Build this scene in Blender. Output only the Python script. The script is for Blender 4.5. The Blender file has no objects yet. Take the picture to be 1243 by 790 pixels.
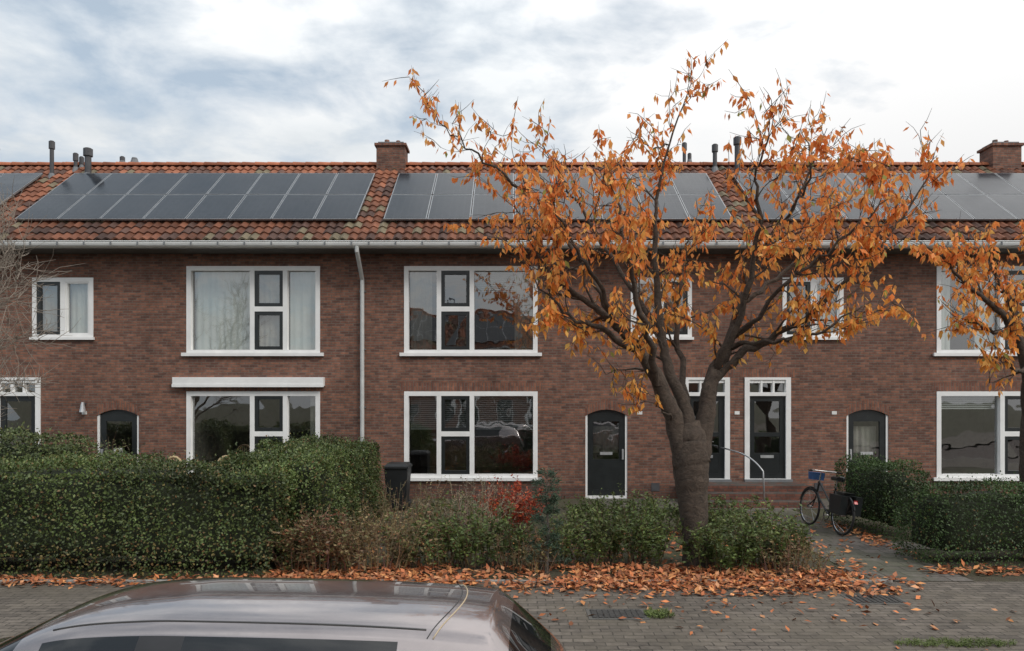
import bpy, math, random
import numpy as np
from mathutils import Vector, Matrix, Quaternion
random.seed(11)
rng = np.random.default_rng(11)
scene = bpy.context.scene
scene.view_settings.view_transform = 'Standard'
scene.view_settings.look = 'None'
scene.view_settings.exposure = 0
COL = scene.collection

# ------------------------------------------------------------------ helpers
class NT:
    def __init__(s, nt): s.nt = nt
    def n(s, t, **kw):
        nd = s.nt.nodes.new(t)
        for k, v in kw.items():
            if k.startswith('i_'):
                key = k[2:]
                key = int(key) if key.isdigit() else key.replace('_', ' ')
                nd.inputs[key].default_value = v
            else: setattr(nd, k, v)
        return nd
    def l(s, a, b): s.nt.links.new(a, b)

def new_mat(name):
    m = bpy.data.materials.new(name); m.use_nodes = True
    nt = NT(m.node_tree)
    b = m.node_tree.nodes['Principled BSDF']
    return m, nt, b

def ramp(nt, fac, stops):
    r = nt.n('ShaderNodeValToRGB')
    e = r.color_ramp.elements
    while len(e) < len(stops): e.new(0.5)
    for i, (p, c) in enumerate(stops):
        e[i].position = p; e[i].color = (c[0], c[1], c[2], 1) if hasattr(c, '__len__') else (c, c, c, 1)
    nt.l(fac, r.inputs[0]); return r

def simple(name, col, rough=0.6, metal=0.0, var=0.15, scale=6.0, bump=0.0, coat=0.0, spec=0.5):
    m, nt, b = new_mat(name)
    tc = nt.n('ShaderNodeTexCoord')
    no = nt.n('ShaderNodeTexNoise', i_Scale=scale, i_Detail=6.0, i_Roughness=0.6)
    nt.l(tc.outputs['Object'], no.inputs['Vector'])
    lo = [c * (1 - var) for c in col]; hi = [min(1, c * (1 + var)) for c in col]
    r = ramp(nt, no.outputs['Fac'], [(0.3, lo), (0.7, hi)])
    nt.l(r.outputs[0], b.inputs['Base Color'])
    b.inputs['Roughness'].default_value = rough
    b.inputs['Metallic'].default_value = metal
    b.inputs['Coat Weight'].default_value = coat
    b.inputs['Specular IOR Level'].default_value = spec
    if bump > 0:
        bp = nt.n('ShaderNodeBump', i_Strength=bump, i_Distance=0.02)
        nt.l(no.outputs['Fac'], bp.inputs['Height']); nt.l(bp.outputs[0], b.inputs['Normal'])
    return m

def mix(nt, mode, fac, a, b):
    x = nt.n('ShaderNodeMix', data_type='RGBA', blend_type=mode)
    for sock, v in ((x.inputs[0], fac), (x.inputs[6], a), (x.inputs[7], b)):
        if hasattr(v, 'links'): nt.l(v, sock)
        elif hasattr(v, '__len__'): sock.default_value = (v[0], v[1], v[2], 1)
        else: sock.default_value = v
    return x.outputs[2]

def brick_mat(name, c1, c2, mortar, w, h, mo, plane='XZ', swap=False, dirt=0.5, bump=0.4, rough=0.85, moss=None):
    m, nt, b = new_mat(name)
    tc = nt.n('ShaderNodeTexCoord'); sp = nt.n('ShaderNodeSeparateXYZ'); cb = nt.n('ShaderNodeCombineXYZ')
    nt.l(tc.outputs['Object'], sp.inputs[0])
    if plane == 'XZ':
        ad = nt.n('ShaderNodeMath', operation='ADD'); nt.l(sp.outputs[0], ad.inputs[0]); nt.l(sp.outputs[1], ad.inputs[1])
        A, B = ad.outputs[0], sp.outputs[2]
    else: A, B = sp.outputs[0], sp.outputs[1]
    if swap: A, B = B, A
    nt.l(A, cb.inputs[0]); nt.l(B, cb.inputs[1])
    nz = nt.n('ShaderNodeTexNoise', i_Scale=5.0, i_Detail=2.0)
    nt.l(tc.outputs['Object'], nz.inputs['Vector'])
    vm = nt.n('ShaderNodeVectorMath', operation='MULTIPLY_ADD'); vm.inputs[1].default_value = (0.012, 0.012, 0) if plane == 'XZ' else (.05, .05, 0)
    nt.l(nz.outputs['Color'], vm.inputs[0]); nt.l(cb.outputs[0], vm.inputs[2])
    br = nt.n('ShaderNodeTexBrick'); br.offset = 0.5
    br.inputs['Color1'].default_value = (*c1, 1); br.inputs['Color2'].default_value = (*c2, 1)
    br.inputs['Mortar'].default_value = (*mortar, 1)
    br.inputs['Scale'].default_value = 1; br.inputs['Mortar Size'].default_value = mo
    br.inputs['Mortar Smooth'].default_value = 0.3
    br.inputs['Brick Width'].default_value = w; br.inputs['Row Height'].default_value = h
    nt.l(vm.outputs[0], br.inputs['Vector'])
    n1 = nt.n('ShaderNodeTexNoise', i_Scale=0.9, i_Detail=7.0, i_Roughness=0.65)
    mp = nt.n('ShaderNodeMapping'); mp.inputs['Scale'].default_value = (1, 1, 0.45) if plane == 'XZ' else (1, 1, 1)
    nt.l(tc.outputs['Object'], mp.inputs[0]); nt.l(mp.outputs[0], n1.inputs['Vector'])
    r1 = ramp(nt, n1.outputs['Fac'], [(0.3, 1 - dirt), (0.7, 1 + 0.0)])
    c = mix(nt, 'MULTIPLY', 1.0, br.outputs['Color'], r1.outputs[0])
    n2 = nt.n('ShaderNodeTexNoise', i_Scale=9.0, i_Detail=5.0, i_Roughness=0.7)
    nt.l(tc.outputs['Object'], n2.inputs['Vector'])
    r2 = ramp(nt, n2.outputs['Fac'], [(0.25, 0.62), (0.75, 1.3)])
    c = mix(nt, 'MULTIPLY', 1.0, c, r2.outputs[0])
    if moss:
        n3 = nt.n('ShaderNodeTexNoise', i_Scale=0.7, i_Detail=8.0, i_Roughness=0.7)
        nt.l(tc.outputs['Object'], n3.inputs['Vector'])
        r3 = ramp(nt, n3.outputs['Fac'], [(0.44, 0), (0.66, 0.8)])
        c = mix(nt, 'MIX', r3.outputs[0], c, moss)
    nt.l(c, b.inputs['Base Color']); b.inputs['Roughness'].default_value = rough
    b.inputs['Specular IOR Level'].default_value = 0.25
    bp = nt.n('ShaderNodeBump', i_Strength=bump, i_Distance=0.01); bp.invert = True
    nt.l(br.outputs['Fac'], bp.inputs['Height']); nt.l(bp.outputs[0], b.inputs['Normal'])
    return m

def attr_mat(name, rough=0.6, trans=0.0, noise=True, spec=0.3, scale=3.0, bump=0):
    m, nt, b = new_mat(name)
    at = nt.n('ShaderNodeAttribute', attribute_name='Col')
    c = at.outputs['Color']
    tc = nt.n('ShaderNodeTexCoord')
    no = nt.n('ShaderNodeTexNoise', i_Scale=scale, i_Detail=5.0, i_Roughness=0.65)
    nt.l(tc.outputs['Object'], no.inputs['Vector'])
    if noise:
        r = ramp(nt, no.outputs['Fac'], [(0.3, 0.6), (0.7, 1.25)])
        c = mix(nt, 'MULTIPLY', 1.0, c, r.outputs[0])
    nt.l(c, b.inputs['Base Color']); b.inputs['Roughness'].default_value = rough
    b.inputs['Specular IOR Level'].default_value = spec
    if trans > 0:
        tr = nt.n('ShaderNodeBsdfTranslucent'); nt.l(c, tr.inputs['Color'])
        ms = nt.n('ShaderNodeMixShader'); ms.inputs[0].default_value = trans
        nt.l(b.outputs[0], ms.inputs[1]); nt.l(tr.outputs[0], ms.inputs[2])
        out = m.node_tree.nodes['Material Output']; nt.l(ms.outputs[0], out.inputs['Surface'])
    return m

def glass_mat(name, tint, refl=0.09):
    m, nt, b = new_mat(name)
    tr = nt.n('ShaderNodeBsdfTransparent'); tr.inputs[0].default_value = (*tint, 1)
    gl = nt.n('ShaderNodeBsdfGlossy'); gl.inputs['Roughness'].default_value = 0.015; gl.inputs['Color'].default_value = (1, 1, 1, 1)
    tc = nt.n('ShaderNodeTexCoord'); no = nt.n('ShaderNodeTexNoise', i_Scale=1.3, i_Detail=2.0)
    nt.l(tc.outputs['Object'], no.inputs['Vector'])
    bp = nt.n('ShaderNodeBump', i_Strength=0.10, i_Distance=0.05); nt.l(no.outputs['Fac'], bp.inputs['Height'])
    nt.l(bp.outputs[0], gl.inputs['Normal'])
    fr = nt.n('ShaderNodeFresnel', i_IOR=1.5)
    ma = nt.n('ShaderNodeMath', operation='ADD'); nt.l(fr.outputs[0], ma.inputs[0]); ma.inputs[1].default_value = refl
    ma.use_clamp = True
    ms = nt.n('ShaderNodeMixShader'); nt.l(ma.outputs[0], ms.inputs[0]); nt.l(tr.outputs[0], ms.inputs[1]); nt.l(gl.outputs[0], ms.inputs[2])
    nt.l(ms.outputs[0], m.node_tree.nodes['Material Output'].inputs['Surface'])
    return m

class MB:
    def __init__(s): s.v = []; s.f = []; s.m = []; s.c = []
    def add(s, vs, fs, mi=0, col=(1, 1, 1)):
        o = len(s.v); s.v += [tuple(p) for p in vs]
        for f in fs: s.f.append(tuple(i + o for i in f)); s.m.append(mi); s.c.append(col)
    def quad(s, a, b, c, d, mi=0, col=(1, 1, 1)): s.add([a, b, c, d], [(0, 1, 2, 3)], mi, col)
    def box(s, x0, x1, y0, y1, z0, z1, mi=0, col=(1, 1, 1)):
        if x0 > x1: x0, x1 = x1, x0
        v = [(x0, y0, z0), (x1, y0, z0), (x1, y1, z0), (x0, y1, z0), (x0, y0, z1), (x1, y0, z1), (x1, y1, z1), (x0, y1, z1)]
        s.add(v, [(0, 3, 2, 1), (4, 5, 6, 7), (0, 1, 5, 4), (1, 2, 6, 5), (2, 3, 7, 6), (3, 0, 4, 7)], mi, col)
    def tube(s, pts, rad, n=6, mi=0, col=(1, 1, 1), closed=False, cap=True):
        pts = [Vector(p) for p in pts]
        if not hasattr(rad, '__len__'): rad = [rad] * len(pts)
        N = len(pts); vs = []; prev = None
        for i, p in enumerate(pts):
            if closed: t = pts[(i + 1) % N] - pts[i - 1]
            else: t = pts[min(i + 1, N - 1)] - pts[max(i - 1, 0)]
            if t.length < 1e-9: t = Vector((0, 0, 1))
            t.normalize()
            if prev is None:
                a = Vector((0, 0, 1)) if abs(t.z) < 0.9 else Vector((1, 0, 0))
                u = t.cross(a).normalized()
            else:
                u = prev - t * prev.dot(t)
                if u.length < 1e-6: u = t.orthogonal()
                u.normalize()
            prev = u; w = t.cross(u)
            for k in range(n):
                a = 2 * math.pi * k / n
                vs.append(p + (u * math.cos(a) + w * math.sin(a)) * rad[i])
        fs = []
        for i in range(N if closed else N - 1):
            j = (i + 1) % N
            for k in range(n):
                k2 = (k + 1) % n
                fs.append((i * n + k, i * n + k2, j * n + k2, j * n + k))
        if cap and not closed:
            fs.append(tuple(range(n))[::-1]); fs.append(tuple((N - 1) * n + k for k in range(n)))
        s.add(vs, fs, mi, col)
    def build(s, name, mats, parent=None, smooth=False, colattr=False, bevel=0):
        me = bpy.data.meshes.new(name); me.from_pydata(s.v, [], s.f)
        for m in mats: me.materials.append(m)
        me.polygons.foreach_set('material_index', s.m)
        if smooth: me.polygons.foreach_set('use_smooth', [True] * len(s.f))
        if colattr:
            ca = me.color_attributes.new('Col', 'FLOAT_COLOR', 'CORNER')
            arr = []
            for f, c in zip(s.f, s.c): arr += [c[0], c[1], c[2], 1.0] * len(f)
            ca.data.foreach_set('color', arr)
        me.update()
        ob = bpy.data.objects.new(name, me); COL.objects.link(ob)
        if parent: setparent(ob, parent)
        if bevel:
            bm = ob.modifiers.new('bevel', 'BEVEL'); bm.width = bevel; bm.segments = 2; bm.limit_method = 'ANGLE'
        return ob

def setparent(ob, p):
    ob.parent = p; ob.matrix_parent_inverse = Matrix.Translation(-p.location)

def empty(name, loc):
    e = bpy.data.objects.new(name, None); e.location = loc; e.empty_display_size = 0.3
    COL.objects.link(e); return e

def leaf_cloud(name, pos, d, nrm, L, W, cols, mat, parent=None):
    pos = np.asarray(pos, float); d = np.asarray(d, float); nrm = np.asarray(nrm, float)
    d = d / (np.linalg.norm(d, axis=1, keepdims=True) + 1e-9)
    s = np.cross(d, nrm); s /= np.linalg.norm(s, axis=1, keepdims=True) + 1e-9
    n2 = np.cross(s, d)
    L = np.asarray(L)[:, None]; W = np.asarray(W)[:, None]
    tip = pos + d * L + n2 * L * 0.08
    mid = pos + d * L * 0.42
    a = mid + s * W * 0.5 + n2 * W * 0.18; b = mid - s * W * 0.5 + n2 * W * 0.18
    N = len(pos)
    V = np.stack([pos, a, tip, b], axis=1).reshape(-1, 3)
    idx = np.arange(N)[:, None] * 4
    F = np.concatenate([idx + np.array([[0, 1, 2]]), idx + np.array([[0, 2, 3]])], axis=1).reshape(-1, 3)
    me = bpy.data.meshes.new(name)
    me.vertices.add(len(V)); me.vertices.foreach_set('co', V.ravel())
    me.loops.add(len(F) * 3); me.loops.foreach_set('vertex_index', F.ravel().astype(np.int32))
    me.polygons.add(len(F)); me.polygons.foreach_set('loop_start', (np.arange(len(F)) * 3).astype(np.int32))
    me.polygons.foreach_set('loop_total', np.full(len(F), 3, np.int32))
    me.update(calc_edges=True)
    ca = me.color_attributes.new('Col', 'FLOAT_COLOR', 'POINT')
    C = np.ones((N, 4, 4)); C[:, :, :3] = np.asarray(cols)[:, None, :]
    ca.data.foreach_set('color', C.ravel())
    me.materials.append(mat)
    ob = bpy.data.objects.new(name, me); COL.objects.link(ob)
    if parent: setparent(ob, parent)
    return ob

_k = rng.normal(0, 1, (10, 3)) * np.array([2.2, 2.2, 3.0]); _ph = rng.uniform(0, 6.28, 10)
_k[5:] *= 2.6
def lump(p):
    r = np.zeros(len(p))
    for i in range(10): r += (0.5 if i < 5 else 0.25) * np.sin(p @ _k[i] + _ph[i])
    return r / 1.6
def pick(pal, n, j=0.18):
    pal = np.array(pal); c = pal[rng.integers(0, len(pal), n)]
    return np.clip(c * (1 + rng.normal(0, j, (n, 1))), 0.003, 1)

# ------------------------------------------------------------------ materials
M_brick = brick_mat('brick_wall', (0.325, 0.148, 0.098), (0.150, 0.076, 0.060), (0.18, 0.145, 0.12), 0.21, 0.0625, 0.010, dirt=0.33)
M_soldier = brick_mat('brick_soldier', (0.33, 0.145, 0.092), (0.18, 0.08, 0.06), (0.16, 0.13, 0.11), 0.21, 0.062, 0.009, swap=True, dirt=0.3)
M_plinth = brick_mat('brick_plinth', (0.24, 0.11, 0.076), (0.12, 0.063, 0.052), (0.13, 0.11, 0.095), 0.21, 0.0625, 0.010, dirt=0.45)
M_white = simple('white_paint', (0.80, 0.80, 0.79), 0.45, var=0.07, scale=3)
M_black = simple('black_paint', (0.018, 0.021, 0.022), 0.3, var=0.2)
M_glass = glass_mat('window_glass', (0.84, 0.89, 0.88), 0.20)
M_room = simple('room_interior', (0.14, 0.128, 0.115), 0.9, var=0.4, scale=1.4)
M_net = simple('net_curtain', (0.56, 0.56, 0.53), 0.9, var=0.06)
M_cur = simple('beige_curtain', (0.34, 0.31, 0.27), 0.9, var=0.15)
M_blind = simple('venetian_blind', (0.42, 0.42, 0.41), 0.6, var=0.05)
M_gutter = simple('gutter_zinc', (0.74, 0.75, 0.74), 0.5, var=0.12, scale=2)
M_soffit = simple('soffit_board', (0.10, 0.095, 0.09), 0.7)
M_tile = attr_mat('roof_tile', 0.75, 0, True, 0.3, 2.2)
M_pipe = simple('metal_pipe', (0.06, 0.06, 0.065), 0.5, var=0.2)
M_pvc = simple('pvc_pipe', (0.52, 0.53, 0.52), 0.5, var=0.12)
M_lead = simple('lead', (0.16, 0.17, 0.18), 0.6)
M_paper = simple('paper', (0.7, 0.7, 0.68), 0.8)
M_letter = simple('letter_slot', (0.55, 0.56, 0.57), 0.35, metal=0.6)

def panel_mat():
    m, nt, b = new_mat('solar_panel_glass')
    tc = nt.n('ShaderNodeTexCoord')
    br = nt.n('ShaderNodeTexBrick'); br.offset = 0
    br.inputs['Color1'].default_value = (0.010, 0.014, 0.020, 1); br.inputs['Color2'].default_value = (0.015, 0.019, 0.026, 1)
    br.inputs['Mortar'].default_value = (0.035, 0.04, 0.046, 1)
    br.inputs['Scale'].default_value = 1; br.inputs['Mortar Size'].default_value = 0.004
    br.inputs['Brick Width'].default_value = 0.17; br.inputs['Row Height'].default_value = 0.13
    nt.l(tc.outputs['Object'], br.inputs['Vector']); nt.l(br.outputs['Color'], b.inputs['Base Color'])
    no = nt.n('ShaderNodeTexNoise', i_Scale=1.2, i_Detail=6.0); nt.l(tc.outputs['Object'], no.inputs['Vector'])
    r = ramp(nt, no.outputs['Fac'], [(0.3, 0.12), (0.7, 0.26)]); nt.l(r.outputs[0], b.inputs['Roughness'])
    b.inputs['Specular IOR Level'].default_value = 0.38
    return m
M_panel = panel_mat()
M_pframe = simple('panel_frame', (0.30, 0.31, 0.32), 0.4, metal=0.6)

# ------------------------------------------------------------------ brick houses
K = 1 / 50.11            # survey unit on the facade -> metres
UW = 455 * K             # house width
YF = 17.7                # facade plane
def FZ(py): return 2.4 + (485 - py) * K
EY, EZ, SL = 17.05, 6.12, 0.765
RY = 20.88; RZ = EZ + SL * (RY - EY)
HMATS = [M_brick, M_soldier, M_plinth, M_white, M_black, M_glass, M_room, M_net, M_cur, M_blind, M_gutter, M_soffit, M_paper, M_letter, M_pvc, M_lead, M_pipe]
BR, SO, PL, WH, BK, GL, RM, NE, CU, BL, GU, SF, PA, LE, PV, LD, PI = range(17)

def build_house(x0, mirror, opt):
    e = empty('brick_house', (x0 + UW / 2, YF, 0))
    def X(u): return x0 + (UW - u * K if mirror else u * K)
    def bx(mb, u0, u1, y0, y1, z0, z1, mi): mb.box(X(u0), X(u1), YF + y0, YF + y1, z0, z1, mi)
    ops = {'bigup': (51, 213, FZ(430), FZ(323)), 'biglow': (51, 213, FZ(581), FZ(475)),
           'door': (271, 322, 0.0, FZ(497)), 'stair': (390, 446, FZ(584), FZ(458)), 'small': (326, 400, FZ(411), FZ(337))}
    # walls
    w = MB()
    us = sorted({0, 455} | {o[0] for o in ops.values()} | {o[1] for o in ops.values()})
    zs = sorted({-0.13, 0.32, 5.97} | {o[2] for o in ops.values()} | {o[3] for o in ops.values()})
    for i in range(len(us) - 1):
        for j in range(len(zs) - 1):
            uc = (us[i] + us[i + 1]) / 2; zc = (zs[j] + zs[j + 1]) / 2
            if any(o[0] < uc < o[1] and o[2] < zc < o[3] for o in ops.values()): continue
            a, b_ = X(us[i]), X(us[i + 1])
            w.quad((a, YF, zs[j]), (b_, YF, zs[j]), (b_, YF, zs[j + 1]), (a, YF, zs[j + 1]), PL if zc < 0.32 else BR)
    for o in ops.values():
        a, b_ = X(o[0]), X(o[1]); D = YF + 0.13
        w.quad((a, YF, o[2]), (a, D, o[2]), (a, D, o[3]), (a, YF, o[3]), BR)
        w.quad((b_, YF, o[2]), (b_, D, o[2]), (b_, D, o[3]), (b_, YF, o[3]), BR)
        w.quad((a, YF, o[3]), (a, D, o[3]), (b_, D, o[3]), (b_, YF, o[3]), BR)
        w.quad((a, YF, o[2]), (a, D, o[2]), (b_, D, o[2]), (b_, YF, o[2]), BR)
    # arch of the flat door
    o = ops['door']; n = 10
    pts = []
    for i in range(n + 1):
        t = i / n; pts.append((o[0] + (o[1] - o[0]) * t, o[3] - 0.15 * (2 * t - 1) ** 2))
    for i in range(n):
        (ua, za), (ub, zb) = pts[i], pts[i + 1]
        w.quad((X(ua), YF, za), (X(ub), YF, zb), (X(ub), YF, o[3]), (X(ua), YF, o[3]), BR)
        w.quad((X(ua), YF, za), (X(ub), YF, zb), (X(ub), YF + .1, zb), (X(ua), YF + .1, za), SO)
        w.quad((X(ua), YF - .006, za), (X(ub), YF - .006, zb), (X(ub), YF - .006, zb + .22), (X(ua), YF - .006, za + .22), SO)
    for k in ('biglow', 'stair'):
        o = ops[k]; bx(w, o[0] - 5, o[1] + 5, -.006, 0, o[3] + .002, o[3] + .21, SO)
    # back and gable walls
    yb = YF + 7.4
    w.quad((x0, yb, -.1), (x0 + UW, yb, -.1), (x0 + UW, yb, 6), (x0, yb, 6), BR)
    for gx in (x0 + 0.004, x0 + UW - 0.004):
        w.add([(gx, YF + .15, -.1), (gx, yb, -.1), (gx, yb, 6), (gx, RY, RZ - .12), (gx, YF + .15, EZ + .3)], [(0, 1, 2, 3, 4)], BR)
    w.build('walls', HMATS, e)
    # rooms
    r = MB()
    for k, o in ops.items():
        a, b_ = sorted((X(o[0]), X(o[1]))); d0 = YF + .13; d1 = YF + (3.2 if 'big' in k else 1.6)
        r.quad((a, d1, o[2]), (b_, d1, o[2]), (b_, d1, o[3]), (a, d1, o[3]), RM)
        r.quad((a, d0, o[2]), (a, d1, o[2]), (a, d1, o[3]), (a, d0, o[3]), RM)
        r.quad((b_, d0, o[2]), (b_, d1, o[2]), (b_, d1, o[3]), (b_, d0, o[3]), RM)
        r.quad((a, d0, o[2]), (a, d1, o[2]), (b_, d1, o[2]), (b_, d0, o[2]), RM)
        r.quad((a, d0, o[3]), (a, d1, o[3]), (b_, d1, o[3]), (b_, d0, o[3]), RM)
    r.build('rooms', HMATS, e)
    # window helpers
    g = MB()
    def ring(u0, u1, z0, z1, tu, tz, y0, y1, mi):
        bx(g, u0, u0 + tu, y0, y1, z0, z1, mi); bx(g, u1 - tu, u1, y0, y1, z0, z1, mi)
        bx(g, u0 + tu, u1 - tu, y0, y1, z0, z0 + tz, mi); bx(g, u0 + tu, u1 - tu, y0, y1, z1 - tz, z1, mi)
    def pane(u0, u1, z0, z1, y=.085):
        t = random.uniform(-.006, .006); t2 = random.uniform(-.006, .006)
        g.quad((X(u0), YF + y + t, z0), (X(u1), YF + y - t, z0), (X(u1), YF + y + t2, z1), (X(u0), YF + y, z1), GL)
    def curtain(u0, u1, z0, z1, y=.2, mi=NE):
        a, b_ = sorted((X(u0), X(u1))); n = max(8, int((b_ - a) / 0.02)); vs = []
        ph = random.random() * 6
        for i in range(n + 1):
            x = a + (b_ - a) * i / n
            yy = YF + y + .012 * math.sin(x * 41 + ph + 2 * math.sin(x * 3)) + .010 * math.sin(x * 17 + ph * 2)
            vs += [(x, yy, z0), (x + .004 * math.sin(x * 30), yy, z1)]
        g.add(vs, [(2 * i, 2 * i + 2, 2 * i + 3, 2 * i + 1) for i in range(n)], mi)
    def blind(u0, u1, z0, z1, y=.16):
        z = z1 - .03
        while z > z0:
            a, b_ = sorted((X(u0), X(u1)))
            g.quad((a, YF + y, z), (b_, YF + y, z), (b_, YF + y + .02, z + .034), (a, YF + y + .02, z + .034), BL)
            z -= .05
    T = 5.5; tz = T * K
    for key in ('bigup', 'biglow'):
        u0, u1, z0, z1 = ops[key]; mid = (z0 + z1) / 2 + .03
        ring(u0, u1, z0, z1, T, tz, -.02, .12, WH)
        bx(g, 90.5, 96, -.018, .118, z0 + tz, z1 - tz, WH); bx(g, 130.5, 136, -.018, .118, z0 + tz, z1 - tz, WH)
        zi0, zi1 = z0 + tz, z1 - tz
        pane(u0 + T, 90.5, zi0, zi1); pane(136, u1 - T, zi0, zi1)
        bx(g, 96, 130.5, -.016, .116, mid - .06, mid + .06, WH)
        for (a, b_) in ((zi0, mid - .06), (mid + .06, zi1)):
            ring(96, 130.5, a, b_, 4.2, .085, .0, .09, BK)
            pane(100.2, 126.3, a + .085, b_ - .085, .05)
        bx(g, u0 - 5, u1 + 5, -.085, -.021, z0 - .045, z0 + .035, WH)
        if key == 'bigup':
            bx(g, u0 + T, u1 - T, .125, .13, z1 - .02, z1, WH)
    # small window
    u0, u1, z0, z1 = ops['small']; ring(u0, u1, z0, z1, 5, .1, -.02, .12, WH)
    um = (u0 + u1) / 2; bx(g, um - 3, um + 3, -.018, .118, z0 + .1, z1 - .1, WH)
    ring(um + 3, u1 - 5, z0 + .1, z1 - .1, 4, .08, .0, .09, BK); pane(um + 7, u1 - 9, z0 + .18, z1 - .18, .05)
    ring(u0 + 5, um - 3, z0 + .1, z1 - .1, 2, .04, .0, .09, WH); pane(u0 + 7, um - 5, z0 + .14, z1 - .14, .05)
    bx(g, u0 - 2, u1 + 2, -.07, -.021, z0 - .03, z0 + .035, WH)
    # stair door with transom
    u0, u1, z0, z1 = ops['stair']; ring(u0, u1, z0, z1, 6, .06, -.03, .12, WH)
    zt0, zt1 = FZ(476), FZ(463)
    bx(g, u0 + 6, u1 - 6, -.028, .118, FZ(480.5), FZ(476), WH)
    for i in range(1, 3): bx(g, u0 + 6 + 44 * i / 3 - 1.2, u0 + 6 + 44 * i / 3 + 1.2, -.01, .11, zt0, z1 - .06, WH)
    bx(g, u0 + 6, u1 - 6, .0, .1, z1 - .06 - .075, z1 - .06, WH)
    pane(u0 + 6, u1 - 6, zt0, z1 - .13, .08)
    zb, zt = z0 + .06, FZ(480.5)
    ring(u0 + 6, u1 - 6, zb, zt, 6.5, .13, .03, .09, BK)
    bx(g, u0 + 12.5, u1 - 12.5, .035, .085, zb + .13, zb + .62, BK)
    bx(g, u0 + 12.5, u1 - 12.5, .035, .085, zb + 1.02, zb + 1.12, BK)
    bx(g, u0 + 20, u1 - 20, .02, .034, zb + .50, zb + .57, LE)
    pane(u0 + 12.5, u1 - 12.5, zb + .62, zb + 1.02, .06); pane(u0 + 12.5, u1 - 12.5, zb + 1.12, zt - .13, .06)
    bx(g, u0 - 1, u1 + 1, -.1, -.031, z0 - .03, z0 + .05, LD)
    # flat door
    u0, u1, z0, z1 = ops['door']
    bx(g, u0, u0 + 2.6, .02, .12, 0, z1 - .09, WH); bx(g, u1 - 2.6, u1, .02, .12, 0, z1 - .09, WH)
    bx(g, u0 + 2.6, u1 - 2.6, .02, .12, 0, .07, WH)
    bx(g, u0, u1, .055, .12, z1 - .15, z1, BK)
    ring(u0 + 2.6, u1 - 2.6, .07, z1 - .15, 7, .14, .05, .11, BK)
    bx(g, u0 + 9.6, u1 - 9.6, .055, .10, .21, .55, BK)
    pane(u0 + 9.6, u1 - 9.6, .95, z1 - .29, .08)
    bx(g, u0 + 9.6, u1 - 9.6, .05, .105, .55, .95, BK)
    bx(g, u0 + 18, u1 - 18, .035, .049, 1.06, 1.13, LE)
    bx(g, u1 - 6.5, u1 - 4.5, .0, .05, .95, 1.2, LE)
    if opt.get('sticker'): bx(g, u0 + 22, u1 - 19, .06, .07, 1.0, 1.22, PA)
    else: curtain(u0 + 10, u1 - 10, 1.1, 1.75, .2, CU)
    if opt.get('lamp'):
        lx = X(336); g.box(lx - .03, lx + .03, YF - .1, YF - .002, 2.28, 2.32, PI); g.tube([(lx, YF - .11, 2.34), (lx, YF - .11, 2.10)], [.03, .075], 8, LE)
    bx(g, 334, 340, -.012, 0, FZ(503), FZ(499), PA)
    bx(g, 452, 455, -.012, 0, FZ(503), FZ(499), PA)
    # vent grille
    bx(g, 351, 361, -.012, 0, FZ(596), FZ(586), PI)
    # curtains
    c = opt
    zi0, zi1 = FZ(425), FZ(328)
    if c['up'] == 'net':
        curtain(137, 207, zi0, zi1); curtain(58, 90, zi0, zi1, mi=NE); curtain(98, 129, zi0, zi1, mi=CU)
    elif c['up'] == 'side':
        curtain(58, 84, zi0, zi1, mi=CU); curtain(185, 207, zi0, zi1, mi=CU); blind(137, 207, zi1 - .5, zi1, .3)
    else:
        curtain(137, 160, zi0, zi1, mi=NE); curtain(58, 74, zi0, zi1, mi=NE); curtain(190, 207, zi0, zi1, mi=NE)
    zi0, zi1 = FZ(576), FZ(480)
    if c['low'] == 'blind':
        blind(137, 207, zi1 - .85, zi1); blind(58, 90, zi1 - .85, zi1); blind(98, 129, zi1 - .85, zi1)
    elif c['low'] == 'dark':
        curtain(58, 66, zi0, zi1, mi=CU)
    else:
        blind(137, 207, zi1 - .35, zi1)
    zi0, zi1 = FZ(406), FZ(342)
    curtain(332, 360, zi0, zi1, mi=NE if c['up'] != 'side' else CU)
    curtain(368, 394, zi0, zi1, mi=CU)
    g.build('windows_and_doors', HMATS, e)
    # eaves, gutter
    q = MB(); xa, xb = x0, x0 + UW
    q.box(xa, xb, YF - .62, YF - .002, 5.93, 5.968, SF)
    q.box(xa, xb, YF - .63, YF - .60, 5.94, 6.08, WH)
    gy, gz = YF - .70, 6.075
    prof = [(gy + .075 * math.cos(t), gz - .12 * math.sin(t)) for t in [math.pi * i / 8 for i in range(9)]]
    prof_in = [(gy + .068 * math.cos(t), gz - .113 * math.sin(t)) for t in [math.pi * i / 8 for i in range(9)]]
    for P in (prof, prof_in):
        for i in range(8): q.quad((xa, P[i][0], P[i][1]), (xb, P[i][0], P[i][1]), (xb, P[i + 1][0], P[i + 1][1]), (xa, P[i + 1][0], P[i + 1][1]), GU)
    q.tube([(xa, gy - .078, gz), (xb, gy - .078, gz)], .011, 6, GU)
    x = xa + .3
    while x < xb:
        q.box(x, x + .03, gy - .09, gy - .079, gz - .09, gz - .012, LD); x += .62
    if opt.get('downpipe'):
        dx = x0 + (0.02)
        q.tube([(dx, YF - .70, 5.97), (dx, YF - .70, 5.86), (dx, YF - .35, 5.55), (dx, YF - .09, 5.3), (dx, YF - .09, 5.1), (dx, YF - .09, 0)], .05, 10, PV)
        for z in (5.0, 3.6, 2.2, .9): q.box(dx - .07, dx + .07, YF - .10, YF - .002, z, z + .03, LD)
    q.build('gutter', HMATS, e, smooth=False)
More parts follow.
